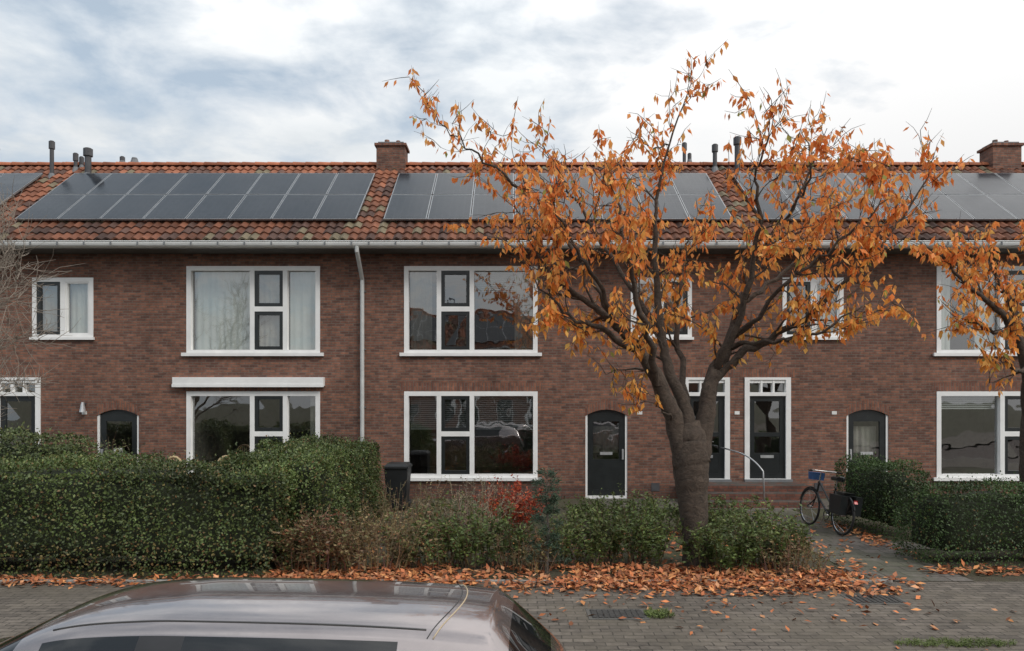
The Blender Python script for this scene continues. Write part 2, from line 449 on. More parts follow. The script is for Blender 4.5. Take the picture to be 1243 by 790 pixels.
    # awning box
    if opt.get('awning'):
        a = MB(); bx(a, 45, 227, -.16, -.002, FZ(468.5), FZ(458), WH); bx(a, 44.5, 227.5, -.17, -.161, FZ(470), FZ(466), WH)
        a.build('awning_box', HMATS, e, bevel=.01)
    # roof tiles
    t = MB(); tw = .213; nt_ = round(UW / tw); tw = UW / nt_; sl = math.sqrt(1 + SL * SL)
    length = (RY - EY) * sl; rows = 15; rh = length / rows; S = 6
    prof = [0.0, .35, .85, 1.0, .7, .2]
    ny, nz = -SL / sl, 1 / sl
    def P(ci, d, h): 
        x = x0 + ci * tw / S
        a = prof[ci % S] * .05 + h
        return (x, EY + d / sl + ny * a, EZ + SL * d / sl + nz * a)
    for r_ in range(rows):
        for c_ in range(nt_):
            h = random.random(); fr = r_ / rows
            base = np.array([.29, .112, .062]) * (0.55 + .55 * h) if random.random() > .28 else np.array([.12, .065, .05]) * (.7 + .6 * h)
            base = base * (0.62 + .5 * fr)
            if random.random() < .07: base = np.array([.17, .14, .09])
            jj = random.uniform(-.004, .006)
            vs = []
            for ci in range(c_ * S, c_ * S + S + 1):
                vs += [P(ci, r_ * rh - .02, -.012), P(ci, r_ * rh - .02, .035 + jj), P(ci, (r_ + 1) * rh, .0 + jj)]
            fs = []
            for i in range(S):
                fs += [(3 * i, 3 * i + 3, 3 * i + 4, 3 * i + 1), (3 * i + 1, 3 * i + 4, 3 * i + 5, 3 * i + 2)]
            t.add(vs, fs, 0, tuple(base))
    # back slope and under-sheet
    t.quad((x0, RY, RZ), (x0 + UW, RY, RZ), (x0 + UW, YF + 7.9, EZ), (x0, YF + 7.9, EZ), 0, (.2, .07, .04))
    t.quad((x0, EY, EZ - .03), (x0 + UW, EY, EZ - .03), (x0 + UW, RY, RZ - .03), (x0, RY, RZ - .03), 0, (.05, .03, .02))
    # ridge tiles
    x = x0; 
    while x < x0 + UW - .01:
        xe = min(x + .36, x0 + UW); h = random.random(); colr = (.40 * (.6 + .5 * h), .14 * (.6 + .5 * h), .07 * (.6 + .5 * h))
        ring_ = lambda xx, r_: [(xx, RY + r_ * math.cos(a), RZ + .02 + r_ * .9 * math.sin(a)) for a in [math.pi * k / 8 for k in range(9)]]
        A = ring_(x - .01, .135); B = ring_(xe, .118)
        t.add(A + B, [(k, k + 1, k + 10, k + 9) for k in range(8)], 0, colr)
        x = xe
    t.build('roof_tiles', [M_tile], e, smooth=False, colattr=True)
    # solar panels
    if opt.get('panels'):
        pa, pb, nc = opt['panels']; p = MB(); pw = (pb - pa) / nc
        d0, d1 = .70 * sl, 3.15 * sl; ph = (d1 - d0) / 2
        def PP(x, d, h): return (x, EY + d / sl + ny * h, EZ + SL * d / sl + nz * h)
        for i in range(nc):
            for j in range(2):
                xa_, xb_ = pa + i * pw + .010, pa + (i + 1) * pw - .010; da, db = d0 + j * ph + .014, d0 + (j + 1) * ph - .014
                jt = random.uniform(-.005, .005)
                vs = [PP(xa_, da, .10), PP(xb_, da, .10), PP(xb_, db, .10), PP(xa_, db, .10), PP(xa_, da, .14 + jt), PP(xb_, da, .14 - jt), PP(xb_, db, .14 - jt), PP(xa_, db, .14 + jt)]
                p.add(vs, [(0, 3, 2, 1), (4, 5, 6, 7), (0, 1, 5, 4), (1, 2, 6, 5), (2, 3, 7, 6), (3, 0, 4, 7)], 1)
                f = .024
                p.add([PP(xa_ + f, da + f, .143 + jt), PP(xb_ - f, da + f, .143 - jt), PP(xb_ - f, db - f, .143 - jt), PP(xa_ + f, db - f, .143 + jt)], [(0, 1, 2, 3)], 0)
        for j in (.25, .75, 1.25, 1.75):
            a_ = PP(pa, d0 + j * ph, .08); b_2 = PP(pb, d0 + j * ph, .08); p.tube([a_, b_2], .02, 4, 1)
        p.build('solar_panels', [M_panel, M_pframe], e)
    # chimneys / pipes
    ch = MB()
    for cx in opt.get('chimneys', []):
        ch.box(cx - .40, cx + .40, RY - .3, RY + .3, RZ - .35, RZ + .50, BR)
        ch.box(cx - .45, cx + .45, RY - .35, RY + .35, RZ + .50, RZ + .57, SO)
        ch.box(cx - .36, cx + .36, RY - .26, RY + .26, RZ + .57, RZ + .63, LD)
        ch.tube([(cx - .15, RY, RZ + .63), (cx - .15, RY, RZ + .76)], .07, 10, SO); ch.tube([(cx + .17, RY, RZ + .63), (cx + .17, RY, RZ + .74)], .06, 10, SO)
    for (cx, yy, top, rr) in opt.get('pipes', []):
        zb = EZ + SL * (yy - EY) - .1
        ch.tube([(cx, yy, zb), (cx, yy, top)], rr, 10, PI); ch.tube([(cx, yy, top - .22), (cx, yy, top - .02)], rr * 1.45, 10, PI)
        ch.tube([(cx, yy, zb), (cx, yy, zb + .22)], [rr * 2.4, rr * 1.2], 10, LD)
    if ch.v: ch.build('chimneys', HMATS, e)
    return e

XL = -3.63
houses = []
specs = [
    (-2, False, dict(up='part', low='blind', panels=(-21.3, -12.9, 8), downpipe=False)),
    (-1, True, dict(up='net', low='dark', awning=True, sticker=True, lamp=True, panels=(-12.04, -3.76, 8), downpipe=False,
                    pipes=[(-12.72, 20.2, 9.55, .055), (-12.3, 20.6, 9.35, .05), (-12.22, 20.75, 9.3, .045), (-11.72, 20.2, 9.35, .085), (-11.25, 21.1, 9.42, .05), (-10.95, 21.2, 9.40, .06)])),
    (0, False, dict(up='side', low='blind', panels=(-3.12, 5.36, 8), downpipe=True, chimneys=[-3.42],
                    pipes=[(4.93, 20.9, 9.75, .05), (5.15, 21.2, 9.55, .04)])),
    (1, True, dict(up='part', low='half', panels=(6.05, 14.3, 8), downpipe=False, chimneys=[13.95],
                   pipes=[(5.72, 20.6, 9.6, .06), (6.26, 20.3, 9.7, .075)])),
    (2, False, dict(up='net', low='blind', panels=(15.1, 23.3, 8), downpipe=True)),
]
for i, mi, opt in specs: houses.append(build_house(XL + i * UW, mi, opt))
# houses on the opposite side of the street (seen in the reflections)
R = Matrix.Translation((1.5, 1.0, 0)) @ Matrix.Rotation(math.pi, 4, 'Z')
for h in houses[1:4]:
    ne = bpy.data.objects.new('brick_house', None); COL.objects.link(ne)
    ne.matrix_world = R @ Matrix.Translation(h.location)
    for c in h.children:
        cc = c.copy(); COL.objects.link(cc); cc.parent = ne; cc.matrix_parent_inverse = Matrix.Translation(-h.location)

# ------------------------------------------------------------------ ground
def soil_mat():
    m, nt, b = new_mat('garden_soil')
    tc = nt.n('ShaderNodeTexCoord')
    n1 = nt.n('ShaderNodeTexNoise', i_Scale=1.1, i_Detail=9.0, i_Roughness=0.7); nt.l(tc.outputs['Object'], n1.inputs['Vector'])
    n2 = nt.n('ShaderNodeTexNoise', i_Scale=25.0, i_Detail=5.0, i_Roughness=0.7); nt.l(tc.outputs['Object'], n2.inputs['Vector'])
    r = ramp(nt, n1.outputs['Fac'], [(0.35, (.065, .048, .034)), (.55, (.07, .068, .035)), (.7, (.055, .085, .028))])
    r2 = ramp(nt, n2.outputs['Fac'], [(.3, .55), (.7, 1.3)])
    nt.l(mix(nt, 'MULTIPLY', 1.0, r.outputs[0], r2.outputs[0]), b.inputs['Base Color']); b.inputs['Roughness'].default_value = .95
    bp = nt.n('ShaderNodeBump', i_Strength=.8, i_Distance=.03); nt.l(n2.outputs['Fac'], bp.inputs['Height']); nt.l(bp.outputs[0], b.inputs['Normal'])
    return m
M_soil = soil_mat()
M_pave = brick_mat('pavement_bricks', (.215, .185, .155), (.135, .117, .10), (.075, .067, .057), .21, .105, .008, plane='XY', dirt=.42, bump=.55, moss=(.13, .113, .088))
M_path = brick_mat('path_pavers', (.20, .178, .16), (.14, .125, .112), (.06, .055, .047), .30, .30, .010, plane='XY', dirt=.4, bump=.6, moss=(.09, .10, .06))
M_road = brick_mat('road_bricks', (.15, .115, .10), (.10, .08, .075), (.045, .04, .036), .21, .105, .008, plane='XY', dirt=.35, bump=.6)
M_kerb = simple('kerb_concrete', (.26, .25, .23), .9, var=.25, bump=.3)

def sheet(name, x0, x1, y0, y1, z, mat):
    mb = MB(); mb.quad((x0, y0, z), (x1, y0, z), (x1, y1, z), (x0, y1, z)); return mb.build(name, [mat])
sheet('ground', -400, 400, -400, 400, -.14, M_soil)
sheet('garden_ground', -40, 40, 9.55, 30, 0, M_soil)
sheet('pavement', -40, 40, 6.0, 9.62, .004, M_pave)
sheet('road', -60, 60, -3.0, 5.86, -.12, M_road)
sheet('opposite_pavement', -40, 40, -16.7, -3.0, .0, M_pave)
mb = MB(); 
x = -30
while x < 30: mb.box(x + .004, x + .996, 5.86, 6.0, -.13, .008); x += 1
mb.build('kerb', [M_kerb], bevel=.012)
mb = MB(); x = -30
while x < 4.7: mb.box(x + .003, x + .997, 9.58, 9.64, -.1, .03); x += 1
mb.build('garden_edging', [M_kerb], bevel=.008)
mb = MB(); mb.quad((4.72, 9.64, .008), (6.1, 9.64, .008), (6.1, 16.0, .008), (4.72, 16.0, .008)); mb.quad((6.1, 11.7, .008), (12, 11.7, .008), (12, 12.3, .008), (6.1, 12.3, .008)); mb.quad((2.0, 16.0, .008), (9.4, 16.0, .008), (9.4, 17.69, .008), (2.0, 17.69, .008))
mb.build('garden_path', [M_path])
# steps
mb = MB()
mb.box(4.05, 6.87, 16.85, 17.69, 0, .42); mb.box(4.05, 6.87, 16.5, 16.85, 0, .28); mb.box(4.05, 6.87, 16.15, 16.5, 0, .14)
mb.build('brick_steps', [brick_mat('step_brick', (.24, .10, .07), (.14, .065, .05), (.10, .09, .08), .21, .07, .008, dirt=.4)], bevel=.01)
# handrail
mb = MB()
def arc(p0, p1, p2, n=10):
    p0, p1, p2 = map(Vector, (p0, p1, p2)); return [p0 * (1 - t) ** 2 + p1 * 2 * t * (1 - t) + p2 * t * t for t in [i / n for i in range(n + 1)]]
mb.tube([(5.06, 17.68, 1.24)] + [(5.06, 17.2, 1.24)] + arc((5.10, 16.9, 1.22), (5.42, 16.5, 1.15), (5.60, 16.3, .8)) + [(5.63, 16.28, .0)], .019, 8)
mb.build('handrail', [simple('galvanised_steel', (.45, .46, .47), .4, metal=.7)], smooth=True)
# drain covers
M_iron = simple('cast_iron', (.06, .058, .055), .6, metal=.3, var=.3, scale=20)
for (cx, cy) in ((1.17, 8.15), (4.35, 8.75)):
    mb = MB(); mb.box(cx - .33, cx + .33, cy - .2, cy + .2, .0, .010, 1)
    mb.box(cx - .29, cx + .29, cy - .16, cy + .16, .010, .013, 0)
    for i in range(9): mb.box(cx - .28 + i * .064, cx - .245 + i * .064, cy - .15, cy + .15, .013, .019, 0)
    mb.build('drain_cover', [M_iron, simple('cover_frame', (.10, .095, .085), .8)])

# ------------------------------------------------------------------ vegetation
M_leaf = attr_mat('hedge_leaf', .5, .2, False, .4)
M_autumn = attr_mat('autumn_leaf', .6, .45, False, .2)
M_litter = attr_mat('fallen_leaf', .8, .0, False, .15)
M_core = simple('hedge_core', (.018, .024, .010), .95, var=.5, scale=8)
def bark_mat(name, c):
    m, nt, b = new_mat(name); tc = nt.n('ShaderNodeTexCoord'); mp = nt.n('ShaderNodeMapping'); mp.inputs['Scale'].default_value = (7, 7, 9)
    nt.l(tc.outputs['Object'], mp.inputs[0]); n1 = nt.n('ShaderNodeTexNoise', i_Scale=1.6, i_Detail=10.0, i_Roughness=.75, i_Distortion=1.0); nt.l(mp.outputs[0], n1.inputs['Vector'])
    r = ramp(nt, n1.outputs['Fac'], [(.3, [x * .35 for x in c]), (.52, c), (.75, [x * 1.8 for x in c])]); nt.l(r.outputs[0], b.inputs['Base Color'])
    b.inputs['Roughness'].default_value = .85
    bp = nt.n('ShaderNodeBump', i_Strength=1.0, i_Distance=.05); nt.l(n1.outputs['Fac'], bp.inputs['Height']); nt.l(bp.outputs[0], b.inputs['Normal'])
    return m
M_bark = bark_mat('cherry_bark', (.085, .062, .046))
M_bark2 = bark_mat('grey_bark', (.14, .12, .10))
M_stem = attr_mat('stems', .8, 0, True, .2, 6)

def hedge(name, boxes, dens, pal, leaf=(.03, .055), amp=.07, brown=.04):
    x0 = min(b[0] for b in boxes); x1 = max(b[1] for b in boxes); y0 = min(b[2] for b in boxes); y1 = max(b[3] for b in boxes)
    e = empty(name, ((x0 + x1) / 2, (y0 + y1) / 2, 0))
    P = []; NN = []
    core = MB()
    for bi, (a, b, c, d, h) in enumerate(boxes):
        st = .22; ins = .17
        nx = max(2, int((b - a) / st)); ny_ = max(2, int((d - c) / st)); nz_ = max(2, int(h / st))
        def surf(fn, nu, nv):
            vs = []
            for i in range(nu + 1):
                for j in range(nv + 1): vs.append(fn(i / nu, j / nv))
            vs = np.array(vs); ctr = np.array([(a + b) / 2, (c + d) / 2, h / 2]); 
            l = np.minimum(lump(vs), .3)[:, None]
            hv = np.array([(b - a) / 2, (d - c) / 2, h / 2]); q = (vs - ctr) / hv
            q2 = np.sign(q) * np.abs(q) ** 6
            edge = (np.abs(q) > .93).sum(1)[:, None] > 1
            vs = vs + q2 * l * amp - q2 * (ins + .10 * edge) * np.array([1, 1, .8])
            vs[:, 2] = np.maximum(vs[:, 2], 0)
            core.add(vs.tolist(), [(i * (nv + 1) + j, (i + 1) * (nv + 1) + j, (i + 1) * (nv + 1) + j + 1, i * (nv + 1) + j + 1) for i in range(nu) for j in range(nv)])
        surf(lambda u, v: (a + (b - a) * u, c, h * v), nx, nz_); surf(lambda u, v: (a + (b - a) * u, d, h * v), nx, nz_)
        surf(lambda u, v: (a, c + (d - c) * u, h * v), ny_, nz_); surf(lambda u, v: (b, c + (d - c) * u, h * v), ny_, nz_)
        surf(lambda u, v: (a + (b - a) * u, c + (d - c) * v, h), nx, ny_)
        for (n_, area, fn) in (((0, -1, 0), (b - a) * h, lambda u, v: (a + (b - a) * u, c + 0 * u, h * v)), ((0, 1, 0), (b - a) * h * .3, lambda u, v: (a + (b - a) * u, d + 0 * u, h * v)),
                               ((-1, 0, 0), (d - c) * h, lambda u, v: (a + 0 * u, c + (d - c) * u, h * v)), ((1, 0, 0), (d - c) * h, lambda u, v: (b + 0 * u, c + (d - c) * u, h * v)),
                               ((0, 0, 1), (b - a) * (d - c) * 1.1, lambda u, v: (a + (b - a) * u, c + (d - c) * v, h + 0 * u))):
            n = int(area * dens); u = rng.random(n); v = rng.random(n) if n_[2] else rng.random(n) ** .9
            p = np.stack(fn(u, v), 1); nn = np.tile(np.array(n_, float), (n, 1))
            l = lump(p)[:, None]
            ctr = np.array([(a + b) / 2, (c + d) / 2, h / 2]); hv = np.array([(b - a) / 2, (d - c) / 2, h / 2]); q = (p - ctr) / hv
            dd = np.stack([hv[0] - np.abs(p[:, 0] - ctr[0]), hv[1] - np.abs(p[:, 1] - ctr[1]), (h - p[:, 2])], 1)
            e2 = np.sort(dd, 1)[:, 1]
            sh = np.exp(-e2 / .13)[:, None] * .10
            outd = np.sign(q) * np.abs(q) ** 6
            p = p + nn * l * amp - outd * sh + nn * (rng.random((n, 1)) ** 1.5 * -.14 + .04) + (rng.random((n, 1)) < .07) * nn * rng.random((n, 1)) * .16
            keep = p[:, 2] > .02
            for bj, (A, B, C, D, H) in enumerate(boxes):
                if bj != bi: keep &= ~((p[:, 0] > A + .2) & (p[:, 0] < B - .2) & (p[:, 1] > C + .25) & (p[:, 1] < D - .2) & (p[:, 2] < H - .2))
            P.append(p[keep]); NN.append(nn[keep])
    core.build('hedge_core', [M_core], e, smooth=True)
    P = np.concatenate(P); NN = np.concatenate(NN); n = len(P)
    d = rng.normal(0, 1, (n, 3)) + np.array([0, 0, .35]) + NN * .35
    nr = NN + rng.normal(0, .55, (n, 3)); nr[:, 2] += .4
    cols = pick(pal, n, .25) * (1 + .42 * lump(P * 1.5 + 3))[:, None]
    bm = rng.random(n) < brown * (1 + 2.5 * (P[:, 2] < .5)); cols[bm] = pick([(.17, .10, .04), (.20, .16, .06)], bm.sum())
    L = rng.uniform(leaf[0], leaf[1], n)
    leaf_cloud('hedge_leaves', P, d, nr, L, L * .62, np.clip(cols, .003, 1), M_leaf, e)
    return e

G1 = [(.070, .102, .030), (.086, .120, .036), (.056, .082, .026), (.115, .138, .046)]
hedge('privet_hedge', [(-11.0, -3.15, 9.85, 11.2, 1.47), (-4.3, -2.70, 10.6, 15.4, 1.58)], 1500, G1, amp=.12, brown=.07)
hedge('box_hedge', [(6.3, 7.15, 12.5, 14.4, 1.24)], 1500, [(.055, .10, .026), (.072, .125, .034), (.045, .08, .024)], leaf=(.025, .045), brown=.01)
hedge('box_hedge', [(5.97, 10.0, 10.4, 11.45, 1.12)], 1500, [(.052, .095, .026), (.068, .118, .034), (.045, .075, .024)], leaf=(.025, .045), brown=.02)
hedge('back_hedge', [(-13.5, -8.3, 13.6, 14.8, 1.60)], 700, [(.085, .115, .045), (.11, .13, .05)], leaf=(.04, .08), amp=.16)

# --- cherry tree
def catmull(pts, rad, sub=5, jit=.02, rj=.03):
    pts = [Vector(p) for p in pts]; P = [pts[0]] + pts + [pts[-1]]; op = []; orr = []
    for i in range(1, len(P) - 2):
        for k in range(sub):
            t = k / sub; a, b, c, d = P[i - 1], P[i], P[i + 1], P[i + 2]
            q = .5 * ((2 * b) + (c - a) * t + (2 * a - 5 * b + 4 * c - d) * t * t + (-a + 3 * b - 3 * c + d) * t ** 3)
            j = jit if (i > 1 or k > 0) else 0
            ts = t * t * (3 - 2 * t)
            op.append(q + Vector([random.gauss(0, j) for _ in range(3)])); orr.append((rad[i - 1] * (1 - ts) + rad[i] * ts) * random.uniform(1 - rj, 1 + rj))
    op.append(pts[-1]); orr.append(rad[-1]); return op, orr

def wander(p, d, L, n, up=.12, w=.22):
    d = d.normalized(); out = [p.copy()]
    for i in range(n):
        d = (d + Vector([random.gauss(0, w) for _ in range(3)]) + Vector((0, 0, up))).normalized()
        out.append(out[-1] + d * L / n)
    return out, d

def make_tree(name, base, mains, leafy, barkm, l2n=7, twign=4, leafn=(3, 6), start=.3, twig_len=(.22, .55), l2_len=(.45, 1.15), pal_fn=None, lsize=(.08, .155), lmult=1.0):
    e = empty(name, base); mb = MB(); LP = []; LD_ = []; axis = Vector((base[0], base[1], 0))
    def leaves_on(pl, k0=1, mult=1.0):
        for i in range(k0, len(pl)):
            for _ in range(random.randint(*leafn)):
                if random.random() > mult * lmult: continue
                t = random.random(); p = pl[i - 1].lerp(pl[i], t)
                out = Vector((random.gauss(0, 1), random.gauss(0, 1), 0))
                if out.length > 0: out.normalize()
                LP.append(p); LD_.append(out * random.uniform(.1, .8) + Vector((0, 0, -random.uniform(.35, 1.1))))
    for (pts, rad, sp) in mains:
        big = sp == 0
        cp, cr = catmull(pts, rad, 6, .004 if big else (.010 if rad[0] > .1 else .025), .012 if big else .03)
        mb.tube(cp, cr, 20 if big else (12 if rad[0] > .1 else 7), 0)
        if sp <= 0: continue
        N = len(cp); total = sum((cp[i + 1] - cp[i]).length for i in range(N - 1)); n2 = max(2, int(l2n * total / 2.5 * sp))
        for q in range(n2):
            f = start + (1 - start) * ((q + random.random()) / n2) ** .85; i = min(N - 2, int(f * (N - 1)))
            p = cp[i]; tg = (cp[i + 1] - cp[i]).normalized()
            rad_ = Vector((p.x - axis.x, p.y - axis.y, 0)); 
            if rad_.length > 0: rad_.normalize()
            side = Vector([random.gauss(0, 1) for _ in range(3)]); side = (side - tg * side.dot(tg)).normalized()
            hi = p.z > 5.8
            d = tg * .55 + side * .95 + rad_ * .3 + Vector((0, 0, .25))
            L = random.uniform(*l2_len) * (1.15 - .45 * f) * (.6 if hi else 1); r0 = max(.007, min(.024, cr[i] * .5))
            pl, dl = wander(p, d, L, 5, .09)
            mb.tube(pl, [r0, r0 * .8, r0 * .6, r0 * .45, r0 * .33, .003], 5, 0, cap=False)
            dens_ = random.choice([.4, .8, 1.0, 1.0]) * (.62 if hi else 1)
            for w in range(twign if not hi else 3):
                k = random.randint(1, 5) if w else 5
                sd = Vector([random.gauss(0, 1) for _ in range(3)])
                tw, _ = wander(pl[k], dl * .7 + sd.normalized() * .8 + Vector((0, 0, .15)), random.uniform(*twig_len), 3, .10, .25)
                mb.tube(tw, [.0055, .0045, .0035, .002], 4, 0, cap=False)
                if leafy: leaves_on(tw, 1, dens_)
                if random.random() < .5:
                    sd = Vector([random.gauss(0, 1) for _ in range(3)])
                    t2, _ = wander(tw[1], sd.normalized() + Vector((0, 0, .2)), random.uniform(.12, .3), 2, .1, .2); mb.tube(t2, [.004, .003, .002], 3, 0, cap=False)
                    if leafy: leaves_on(t2, 1, dens_)
            if leafy: leaves_on(pl, 3, dens_ * .6)
        if leafy: leaves_on(cp[-5:], 1, .5)
    mb.build('trunk_and_branches', [barkm], e, smooth=True)
    if leafy and LP:
        P = np.array([tuple(p) for p in LP]); D = np.array([tuple(p) for p in LD_]); n = len(P)
        L = rng.uniform(*lsize, n); nr = rng.normal(0, 1, (n, 3)) + np.array([0, -.5, .2])
        P = P + D / np.linalg.norm(D, axis=1, keepdims=True) * .02
        leaf_cloud('leaves', P, D, nr, L, L * rng.uniform(.32, .52, n), pal_fn(P), M_autumn, e)
        print('LEAVES', name, n)
    return e

def sv(px, py, dy=0, S=83.7, Y=10.6): return ((px - 621.5) / S, Y + dy, 2.4 + (485 - py) / S)
def cherry_pal(P):
    n = len(P); t = np.clip((P[:, 2] - 3.0) / 2.6, 0, 1)
    c = pick([(.86, .28, .075), (.84, .34, .095), (.90, .40, .12), (.72, .22, .06), (.86, .44, .14), (.90, .32, .10)], n, .14)
    lo = pick([(.88, .46, .12), (.84, .38, .09), (.78, .44, .12), (.84, .33, .07)], n, .14)
    m = rng.random(n) > t * .9 + .22; c[m] = lo[m]
    g = rng.random(n) < .05; c[g] = pick([(.38, .37, .10), (.34, .15, .07)], g.sum())
    return np.clip(c, 0, .93)
mains = [
    ([sv(848, 690), sv(846, 668), sv(844, 640), sv(841, 608), sv(839, 578), sv(838, 553), sv(838, 532), sv(838, 512)], [.25, .205, .19, .215, .25, .262, .235, .13], 0),
    ([sv(832, 562), sv(818, 512, -.05), sv(800, 468, -.1), sv(775, 428, -.2), sv(745, 398, -.3), sv(705, 368, -.4), sv(668, 340, -.5), sv(640, 300, -.5)], [.18, .135, .11, .08, .06, .04, .025, .010], 1),
    ([sv(838, 550), sv(836, 500, .1), sv(818, 455, .2), sv(808, 400, .3), sv(800, 320, .3), sv(800, 240, .2), sv(815, 170, .1), sv(843, 90, .1)], [.16, .10, .08, .065, .045, .025, .014, .005], 1),
    ([sv(847, 560), sv(858, 508, .05), sv(866, 460, .1), sv(888, 420, .2), sv(905, 370, .3), sv(940, 300, .4), sv(985, 230, .5), sv(1022, 140, .5)], [.19, .135, .11, .08, .055, .035, .02, .005], 1),
    ([sv(866, 462, .1), sv(905, 425, 0), sv(960, 395, -.2), sv(1015, 345, -.3), sv(1068, 285, -.4), sv(1118, 200, -.4)], [.08, .06, .045, .03, .018, .005], 1),
    ([sv(745, 398, -.3), sv(715, 335, -.1), sv(660, 250, .1), sv(590, 190, .2), sv(540, 150, .2), sv(512, 100, .2)], [.045, .035, .025, .016, .009, .004], .62),
    ([sv(775, 428, -.2), sv(725, 405, -.6), sv(685, 390, -.8), sv(645, 350, -.9)], [.055, .04, .022, .007], .9),
    ([sv(888, 420, .2), sv(930, 415, -.3), sv(970, 410, -.6), sv(1015, 380, -.8)], [.045, .03, .02, .007], .9),
    ([sv(808, 400, .3), sv(765, 330, .6), sv(725, 260, .8), sv(690, 200, .9), sv(655, 145, .9)], [.045, .035, .025, .015, .005], 1),
    ([sv(870, 450, .1), sv(893, 370, -.4), sv(900, 290, -.7), sv(895, 230, -.9), sv(910, 180, -1)], [.06, .045, .03, .016, .005], 1),
    ([sv(905, 370, .3), sv(965, 330, .8), sv(1025, 275, 1.1), sv(1065, 220, 1.3)], [.04, .03, .018, .006], 1),
    ([sv(800, 468, -.1), sv(770, 400, -.8), sv(745, 320, -1.2), sv(725, 250, -1.3)], [.06, .04, .025, .007], 1),
    ([sv(836, 500, .1), sv(840, 420, .9), sv(850, 330, 1.3), sv(870, 250, 1.5)], [.06, .045, .028, .007], 1),
    ([sv(815, 170, .1), sv(790, 190, -.3), sv(765, 180, -.5)], [.012, .01, .005], .8),
    ([sv(715, 335, -.1), sv(675, 310, .4), sv(645, 265, .6), sv(620, 225, .6)], [.03, .022, .015, .006], .9),
    ([sv(818, 510, -.1), sv(800, 500, -.4), sv(792, 492, -.5), sv(785, 480, -.5)], [.02, .012, .008, .004], .6),
    ([sv(745, 398, -.3), sv(710, 340, -.8), sv(680, 300, -1.0), sv(660, 250, -1.0)], [.04, .028, .018, .006], 1),
    ([sv(888, 420, .2), sv(930, 360, -.5), sv(985, 310, -.9), sv(1040, 260, -1.0)], [.04, .03, .018, .006], 1),
    ([sv(940, 300, .4), sv(965, 250, 0), sv(975, 210, -.3), sv(960, 170, -.4)], [.03, .02, .014, .005], 1),
]
make_tree('cherry_tree', (2.61, 10.6, 0), mains, True, M_bark, l2n=9.8, twign=5, leafn=(1, 5), pal_fn=cherry_pal, lmult=.92, l2_len=(.4, 1.05))

# right-hand cherry tree
def s2(px, py, dy=0): return sv(px, py, dy, 76.0, 11.6)
mains2 = [
    ([s2(1249, 680), s2(1249, 640), s2(1248, 580), s2(1250, 520), s2(1254, 470)], [.22, .17, .16, .17, .12], 0),
    ([s2(1250, 520), s2(1238, 450, -.1), s2(1215, 400, -.2), s2(1180, 370, -.3), s2(1145, 345, -.4), s2(1120, 315, -.4)], [.14, .09, .06, .04, .024, .008], 1),
    ([s2(1252, 500), s2(1256, 430, .2), s2(1240, 370, .3), s2(1225, 330, .4), s2(1205, 300, .4)], [.12, .08, .05, .03, .008], 1),
    ([s2(1254, 500), s2(1285, 420, 0), s2(1310, 360, 0), s2(1330, 290, .1)], [.12, .09, .05, .01], 1),
    ([s2(1215, 400, -.2), s2(1180, 410, -.6), s2(1155, 405, -.8), s2(1130, 395, -.8)], [.05, .035, .02, .007], 1),
    ([s2(1240, 370, .3), s2(1270, 320, .2), s2(1280, 270, .2)], [.05, .03, .008], 1),
    ([s2(1240, 450, -.1), s2(1205, 450, -.5), s2(1175, 440, -.7)], [.05, .03, .008], .8),
]
make_tree('cherry_tree', s2(1249, 680), mains2, True, M_bark, l2n=10, twign=5, leafn=(1, 5), l2_len=(.3, .68), pal_fn=cherry_pal)
# bare tree at the left edge
def s3(px, py, dy=0): return sv(px, py, dy, 70.0, 12.4)
mains3 = [
    ([s3(-95, 660), s3(-95, 560), s3(-92, 480), s3(-90, 420)], [.12, .10, .09, .07], 0),
    ([s3(-92, 500), s3(-60, 430), s3(-30, 370), s3(0, 320), s3(20, 270)], [.06, .04, .03, .02, .005], 1.4),
    ([s3(-92, 520), s3(-50, 470), s3(-10, 430), s3(25, 410)], [.05, .035, .02, .006], 1.4),
    ([s3(-90, 440), s3(-100, 370), s3(-110, 300), s3(-90, 240)], [.06, .04, .02, .006], 1),
    ([s3(-90, 480), s3(-40, 400), s3(5, 370), s3(35, 340)], [.04, .03, .02, .005], 1.4),
    ([s3(-95, 540), s3(-55, 500), s3(-15, 480), s3(20, 470)], [.04, .03, .02, .005], 1.4),
]
make_tree('bare_tree', s3(-95, 660), mains3, False, simple('pale_bark', (.26, .22, .18), .85), l2n=12, twign=8, twig_len=(.3, .7))

